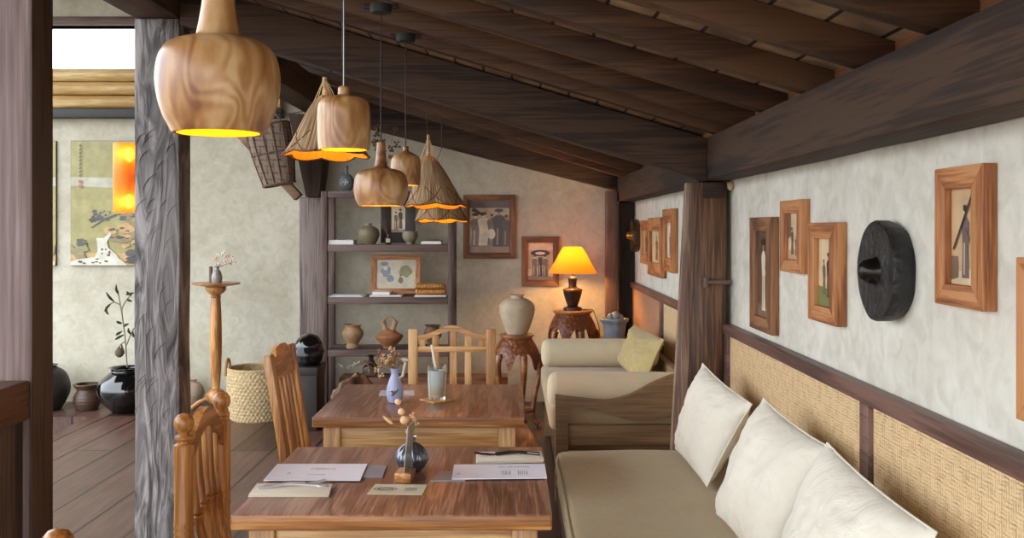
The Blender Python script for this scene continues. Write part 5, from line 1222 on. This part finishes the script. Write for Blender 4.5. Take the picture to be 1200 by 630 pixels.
# ------------------------------------------------------------------ pedestal table, baskets, pots at left
cxp, cyp = P(253, 0, 7.7).x, 7.7; zt = P(0, 331, 7.7).z
ped = thing('pedestal_table', (cxp, cyp, 0), 'tall slender wooden pedestal table against the back wall', 'pedestal table')
bm = nb(); lathe(bm, [(.001, zt - .03), (.10, zt - .028), (.165, zt - .016), (.185, zt - .012), (.187, zt), (.001, zt)], (cxp, cyp, 0), 44, caps=False); finish('tabletop', bm, teak('X'), ped)
bm = nb(); lathe(bm, smoothprof([(.075, zt - .03), (.082, zt - .045), (.07, zt - .07), (.04, zt - .095), (.033, zt - .10), (.042, zt - .11), (.036, zt - .12), (.038, zt - .15), (.047, zt - .4), (.042, .35), (.03, .21), (.034, .195), (.028, .19)], 4), (cxp, cyp, 0), 30); finish('column', bm, teak('Z'), ped)
bm = nb(); lathe(bm, smoothprof([(.028, .19), (.055, .18), (.074, .15), (.073, .115), (.05, .08), (.02, .07)], 4), (cxp, cyp, 0), 30); finish('turned_ball', bm, teak('Z'), ped)
for a in (PI, PI + 2.1, PI - 2.1):
    bm = nb(); d = V(math.cos(a), math.sin(a), 0); o = V(cxp, cyp, 0)
    tube(bm, smoothprof([tuple(o + d * .04 + V(0, 0, .12)), tuple(o + d * .12 + V(0, 0, .09)), tuple(o + d * .19 + V(0, 0, .04)), tuple(o + d * .24 + V(0, 0, .02))], 4), .018, 10); finish('foot', bm, teak('X'), ped)
vx = P(255, 0, 7.68).x
t = nb(); lathe(t, smoothprof([(.036, 0), (.04, .01), (.042, .05), (.03, .09), (.018, .105), (.018, .125), (.022, .13)], 4), (vx, 7.66, zt + .0005), 28, caps=False); lathe(t, [(.036, 0), (.001, 0)], (vx, 7.66, zt + .0005), 28, caps=False)
solo('bottle_vase', t, plain('grey_glass', '#8d857d', .2, coat=.4), 'small smoky grey bottle vase on the pedestal table', 'vase', ang=60)
bm = nb(); lathe(bm, [(.001, 0), (.014, 0), (.014, .125), (.001, .125)], (P(246, 0, 7.7).x, 7.72, zt + .0005), 16, caps=False); solo('pillar_candle', bm, plain('brown_candle', '#6b5346', .6), 'thin dark upright holder beside the grey bottle vase', 'candle')
hd = [(at_(px, py, 7.66 + R.uniform(-.02, .02)), 'spray', .028, dryw if i % 3 else peach) for i, (px, py) in enumerate([(252, 302), (256, 299), (262, 297), (267, 300), (272, 303), (275, 307), (269, 308), (262, 306), (258, 310)])]
flowers('dried_flowers', (vx, 7.66, zt + .1), hd, 'little white dried flowers in the grey bottle on pedestal table')
# seagrass basket
def basket_mat(key, a, b):
    return plain(key, b, .8, var=.35, vs=55, bmp=.5, bs=150)
sg = basket_mat('seagrass', '', '#b79e74')
bx0, by0 = P(303, 0, 7.5).x, 7.5
bk_ = thing('woven_basket', (bx0, by0, 0), 'large round seagrass floor basket against the back wall', 'basket')
bm = nb(); rows = 90; prof = []
for i in range(rows + 1):
    s = i / rows; prof.append((.205 + .028 * math.sin(s * 2.3), .38 * s))
lathe(bm, prof, (bx0, by0, 0), 216, lambda th, i, r, z: (r + .0035 * math.sin(th * 44 + (PI if int(z / .0253) % 2 else 0)) * abs(math.sin(PI * z / .0253)) + .003 * abs(math.sin(PI * z / .0253)), z), caps=False)
lathe(bm, [(r - .014, z) for r, z in prof[::-3]], (bx0, by0, 0), 72, caps=False); lathe(bm, [(.204, .001), (.001, .001)], (bx0, by0, 0), 216, caps=False)
finish('basket_body', bm, sg, bk_, ang=80)
rt = prof[-1][0] - .004
bm = nb(); tube(bm, [(bx0 + (rt + .002 * math.sin(i * 2.1)) * math.cos(2 * PI * i / 90), by0 + rt * math.sin(2 * PI * i / 90), .382) for i in range(90)], .011, 8, closed=True); finish('rim', bm, sg, bk_)
for s in (-1, 1):
    bm = nb(); tube(bm, [(bx0 + s * (rt + .012), by0 + .06 * math.cos(a), .33 + .12 * math.sin(a)) for a in [PI * i / 12 for i in range(13)]], .011, 8); o = finish('handle', bm, plain('handle_brown', '#9c7148', .8, bmp=.3), bk_); o['label'] = 'brown wrapped loop handle'
# hanging pack basket near the column
hb = thing('hanging_basket', tuple(P(318, 180, 7.6)), 'dark woven basket hanging tilted high beside the back wall brace', 'basket')
M = Matrix.Translation(P(320, 180, 7.6)) @ Matrix.Rotation(-.2, 4, 'Y')
bm = nb(); hm = weave('dark_weave', '#3c2f28', '#8a7564', .05, 'XZ', 1); n = 16; rows = []
for i in range(n + 1):
    s = i / n; hw = .11 + .045 * math.sin(s * PI * .55); z = -.24 + .46 * s; ring = []
    for k in range(80):
        a = 2 * PI * k / 80; c, s_ = math.cos(a), math.sin(a); q = (abs(c) ** 3 + abs(s_) ** 3) ** (-1 / 3)
        wob = 1 + .02 * math.sin(a * 22 + i * PI)
        ring.append(bm.verts.new(M @ V(c * q * hw * 1.05 * wob, s_ * q * hw * .8 * wob, z)))
    rows.append(ring)
for i in range(n):
    for k in range(80): bm.faces.new((rows[i][k], rows[i][(k + 1) % 80], rows[i + 1][(k + 1) % 80], rows[i + 1][k]))
bm.faces.new(rows[0]); finish('basket_body', bm, hm, hb)
wick = plain('wicker_brown', '#6d5646', .8, var=.3, vs=50, bmp=.4)
for zz, hw in ((.22, .155), (-.24, .112), (0.0, .148)):
    bm = nb(); pts = []
    for k in range(40):
        a = 2 * PI * k / 40; c, s_ = math.cos(a), math.sin(a); q = (abs(c) ** 3 + abs(s_) ** 3) ** (-1 / 3); pts.append(M @ V(c * q * hw * 1.07, s_ * q * hw * .82, zz))
    tube(bm, pts, .009 if zz else .006, 8, closed=True); finish('wicker_hoop', bm, wick, hb)
for k in range(14):
    a = 2 * PI * k / 14 + .1; c, s_ = math.cos(a), math.sin(a); q = (abs(c) ** 3 + abs(s_) ** 3) ** (-1 / 3); bm = nb()
    tube(bm, [M @ V(c * q * (.11 + .045 * math.sin(s * PI * .55)) * 1.09, s_ * q * (.11 + .045 * math.sin(s * PI * .55)) * .84, -.24 + .46 * s) for s in (0, .2, .4, .6, .8, 1)], .005, 6); finish('wicker_stake', bm, wick, hb)
bm = nb(); tube(bm, [M @ V(-.12, 0, .22), M @ V(-.06, .02, .33), P(322, 130, 7.7), M @ V(.06, .02, .33), M @ V(.12, 0, .22)], .008, 8); tube(bm, [P(322, 130, 7.7), V(-1.87, 8.0, 2.37), V(-1.70, 8.0, 2.40)], .006, 8); finish('strap', bm, wick, hb)

# pots along the left of the back wall
dkp = plain('urn_dark', '#2b2522', .55, var=.2, bmp=.2)
pot('dark_urn', P(50, 0, 7.85).x, 7.85, 0, [(.13, 0), (.15, .02), (.2, .12), (.205, .2), (.17, .29), (.11, .335), (.10, .345), (.115, .355)], dkp, 'large dark urn partly hidden behind the leftmost post', 'urn')
pot('ribbed_jar', P(102, 0, 7.85).x, 7.85, 0, [(.075, 0), (.085, .01), (.10, .05), (.104, .085), (.095, .12), (.078, .15), (.08, .165), (.1, .19), (.105, .205), (.09, .205)], plain('ribbed_brown', '#4c3527', .45, var=.35, vs=8), 'small ribbed brown jar between two dark pots by the wall', 'jar', lambda th, i, r, z: (r * (1 + .03 * math.sin(z * 260)), z))
gx = P(149, 0, 7.75).x
pot('glazed_pot', gx, 7.75, 0, [(.11, 0), (.12, .01), (.2, .10), (.225, .175), (.205, .245), (.15, .30), (.12, .325), (.13, .345), (.145, .352)], plain('black_glaze', '#0c0a0b', .1, var=.2, coat=.9), 'glossy black round pot holding a lanky leafy plant', 'pot', seg=56)
pl = thing('potted_plant', (gx, 7.75, .25), 'lanky plant with sparse drooping leaves in glossy black pot', 'plant')
bm = nb(); ball(bm, (gx, 7.75, .27), .125, (1, 1, .3)); finish('soil', bm, plain('soil', '#2a211a', .95, bmp=.6), pl)
leafm = plain('leaf_dull_green', '#5e5f4c', .6, var=.3)
stems = [[(149, 430), (147, 400), (144, 375), (141, 357), (138, 340)], [(144, 375), (143, 362), (148, 352), (154, 345)], [(141, 357), (134, 354), (128, 357), (124, 361)], [(148, 405), (153, 392), (157, 384)], [(147, 400), (141, 404), (138, 412)]]
for st_ in stems:
    bm = nb(); tube(bm, smoothprof([tuple(at_(a, b, 7.75)) for a, b in st_], 4), .005, 7); finish('stem', bm, plain('stem_green', '#7c7a5a', .7), pl)
def leaf(a, b, w):
    a = Vector(a); b = Vector(b); d = b - a; s = d.cross(V(0, 1, 0)).normalized(); bm = nb(); n = 7; L_ = []; R_ = []; C_ = []
    for i in range(n + 1):
        q = i / n; c = a + d * q + V(0, -.02 * math.sin(PI * q), 0); ww = w * .62 * math.sin(PI * min(1, q * .96 + .04)) ** .8
        L_.append(bm.verts.new(c + s * ww + V(0, .008, 0))); C_.append(bm.verts.new(c)); R_.append(bm.verts.new(c - s * ww + V(0, .008, 0)))
    for i in range(n): bm.faces.new((L_[i], C_[i], C_[i + 1], L_[i + 1])); bm.faces.new((C_[i], R_[i], R_[i + 1], C_[i + 1]))
    bmesh.ops.solidify(bm, geom=bm.faces[:], thickness=.001); finish('leaf', bm, leafm, pl)
for a, b in (((138, 345), (136, 333)), ((154, 346), (148, 341)), ((148, 350), (155, 353)), ((130, 355), (122, 365)), ((134, 354), (124, 342)), ((124, 360), (127, 369)), ((143, 379), (136, 376)), ((144, 382), (151, 379)), ((143, 388), (135, 393)), ((145, 392), (134, 398)), ((153, 392), (150, 384)), ((155, 388), (158, 396)), ((140, 405), (137, 415)), ((142, 403), (146, 414)), ((147, 345), (157, 343))):
    leaf(at_(*a, 7.75), at_(*b, 7.72), .018)
bm = nb(); ball(bm, at_(140, 413, 7.72), .035, (1, .8, 1.1)); finish('seed_pod', bm, plain('pod_brown', '#5e4c3c', .8, bmp=.5), pl)
pot('clay_pot', P(223, 0, 7.95).x, 7.95, 0, [(.06, 0), (.07, .01), (.105, .09), (.11, .13), (.09, .18), (.05, .21), (.055, .23)], clay, 'beige clay pot peeping out behind the carved post', 'pot')

# ------------------------------------------------------------------ light
w = bpy.data.worlds.new('World'); bpy.context.scene.world = w; w.use_nodes = True; nt = w.node_tree; bgn = nt.nodes['Background']
tc = N(nt, 'ShaderNodeTexCoord'); sp = N(nt, 'ShaderNodeSeparateXYZ'); nt.links.new(tc.outputs['Generated'], sp.inputs[0])
r = N(nt, 'ShaderNodeValToRGB'); e = r.color_ramp.elements; e[0].position = .45; e[0].color = (.35, .33, .30, 1); e[1].position = .56; e[1].color = (.86, .93, 1.0, 1)
mp_ = N(nt, 'ShaderNodeMath', operation='MULTIPLY_ADD'); mp_.inputs[1].default_value = .5; mp_.inputs[2].default_value = .5; nt.links.new(sp.outputs['Z'], mp_.inputs[0]); nt.links.new(mp_.outputs[0], r.inputs[0]); nt.links.new(r.outputs[0], bgn.inputs['Color'])
bgn.inputs['Strength'].default_value = 2.4
# ------------------------------------------------------------------ camera
cam = bpy.data.cameras.new('Camera'); co = bpy.data.objects.new('Camera', cam); C.objects.link(co)
co.location = (0, 0, CZ); co.rotation_euler = (PI / 2, 0, 0); cam.sensor_width = 36; cam.lens = 36 * F / 1200; cam.shift_y = -(315 - HZ) / 1200; cam.clip_start = .05
sc = bpy.context.scene; sc.camera = co
sc.view_settings.view_transform = 'Standard'; sc.view_settings.look = 'None'; sc.view_settings.gamma = 1; sc.view_settings.use_curve_mapping = False; sc.view_settings.exposure = 1.16
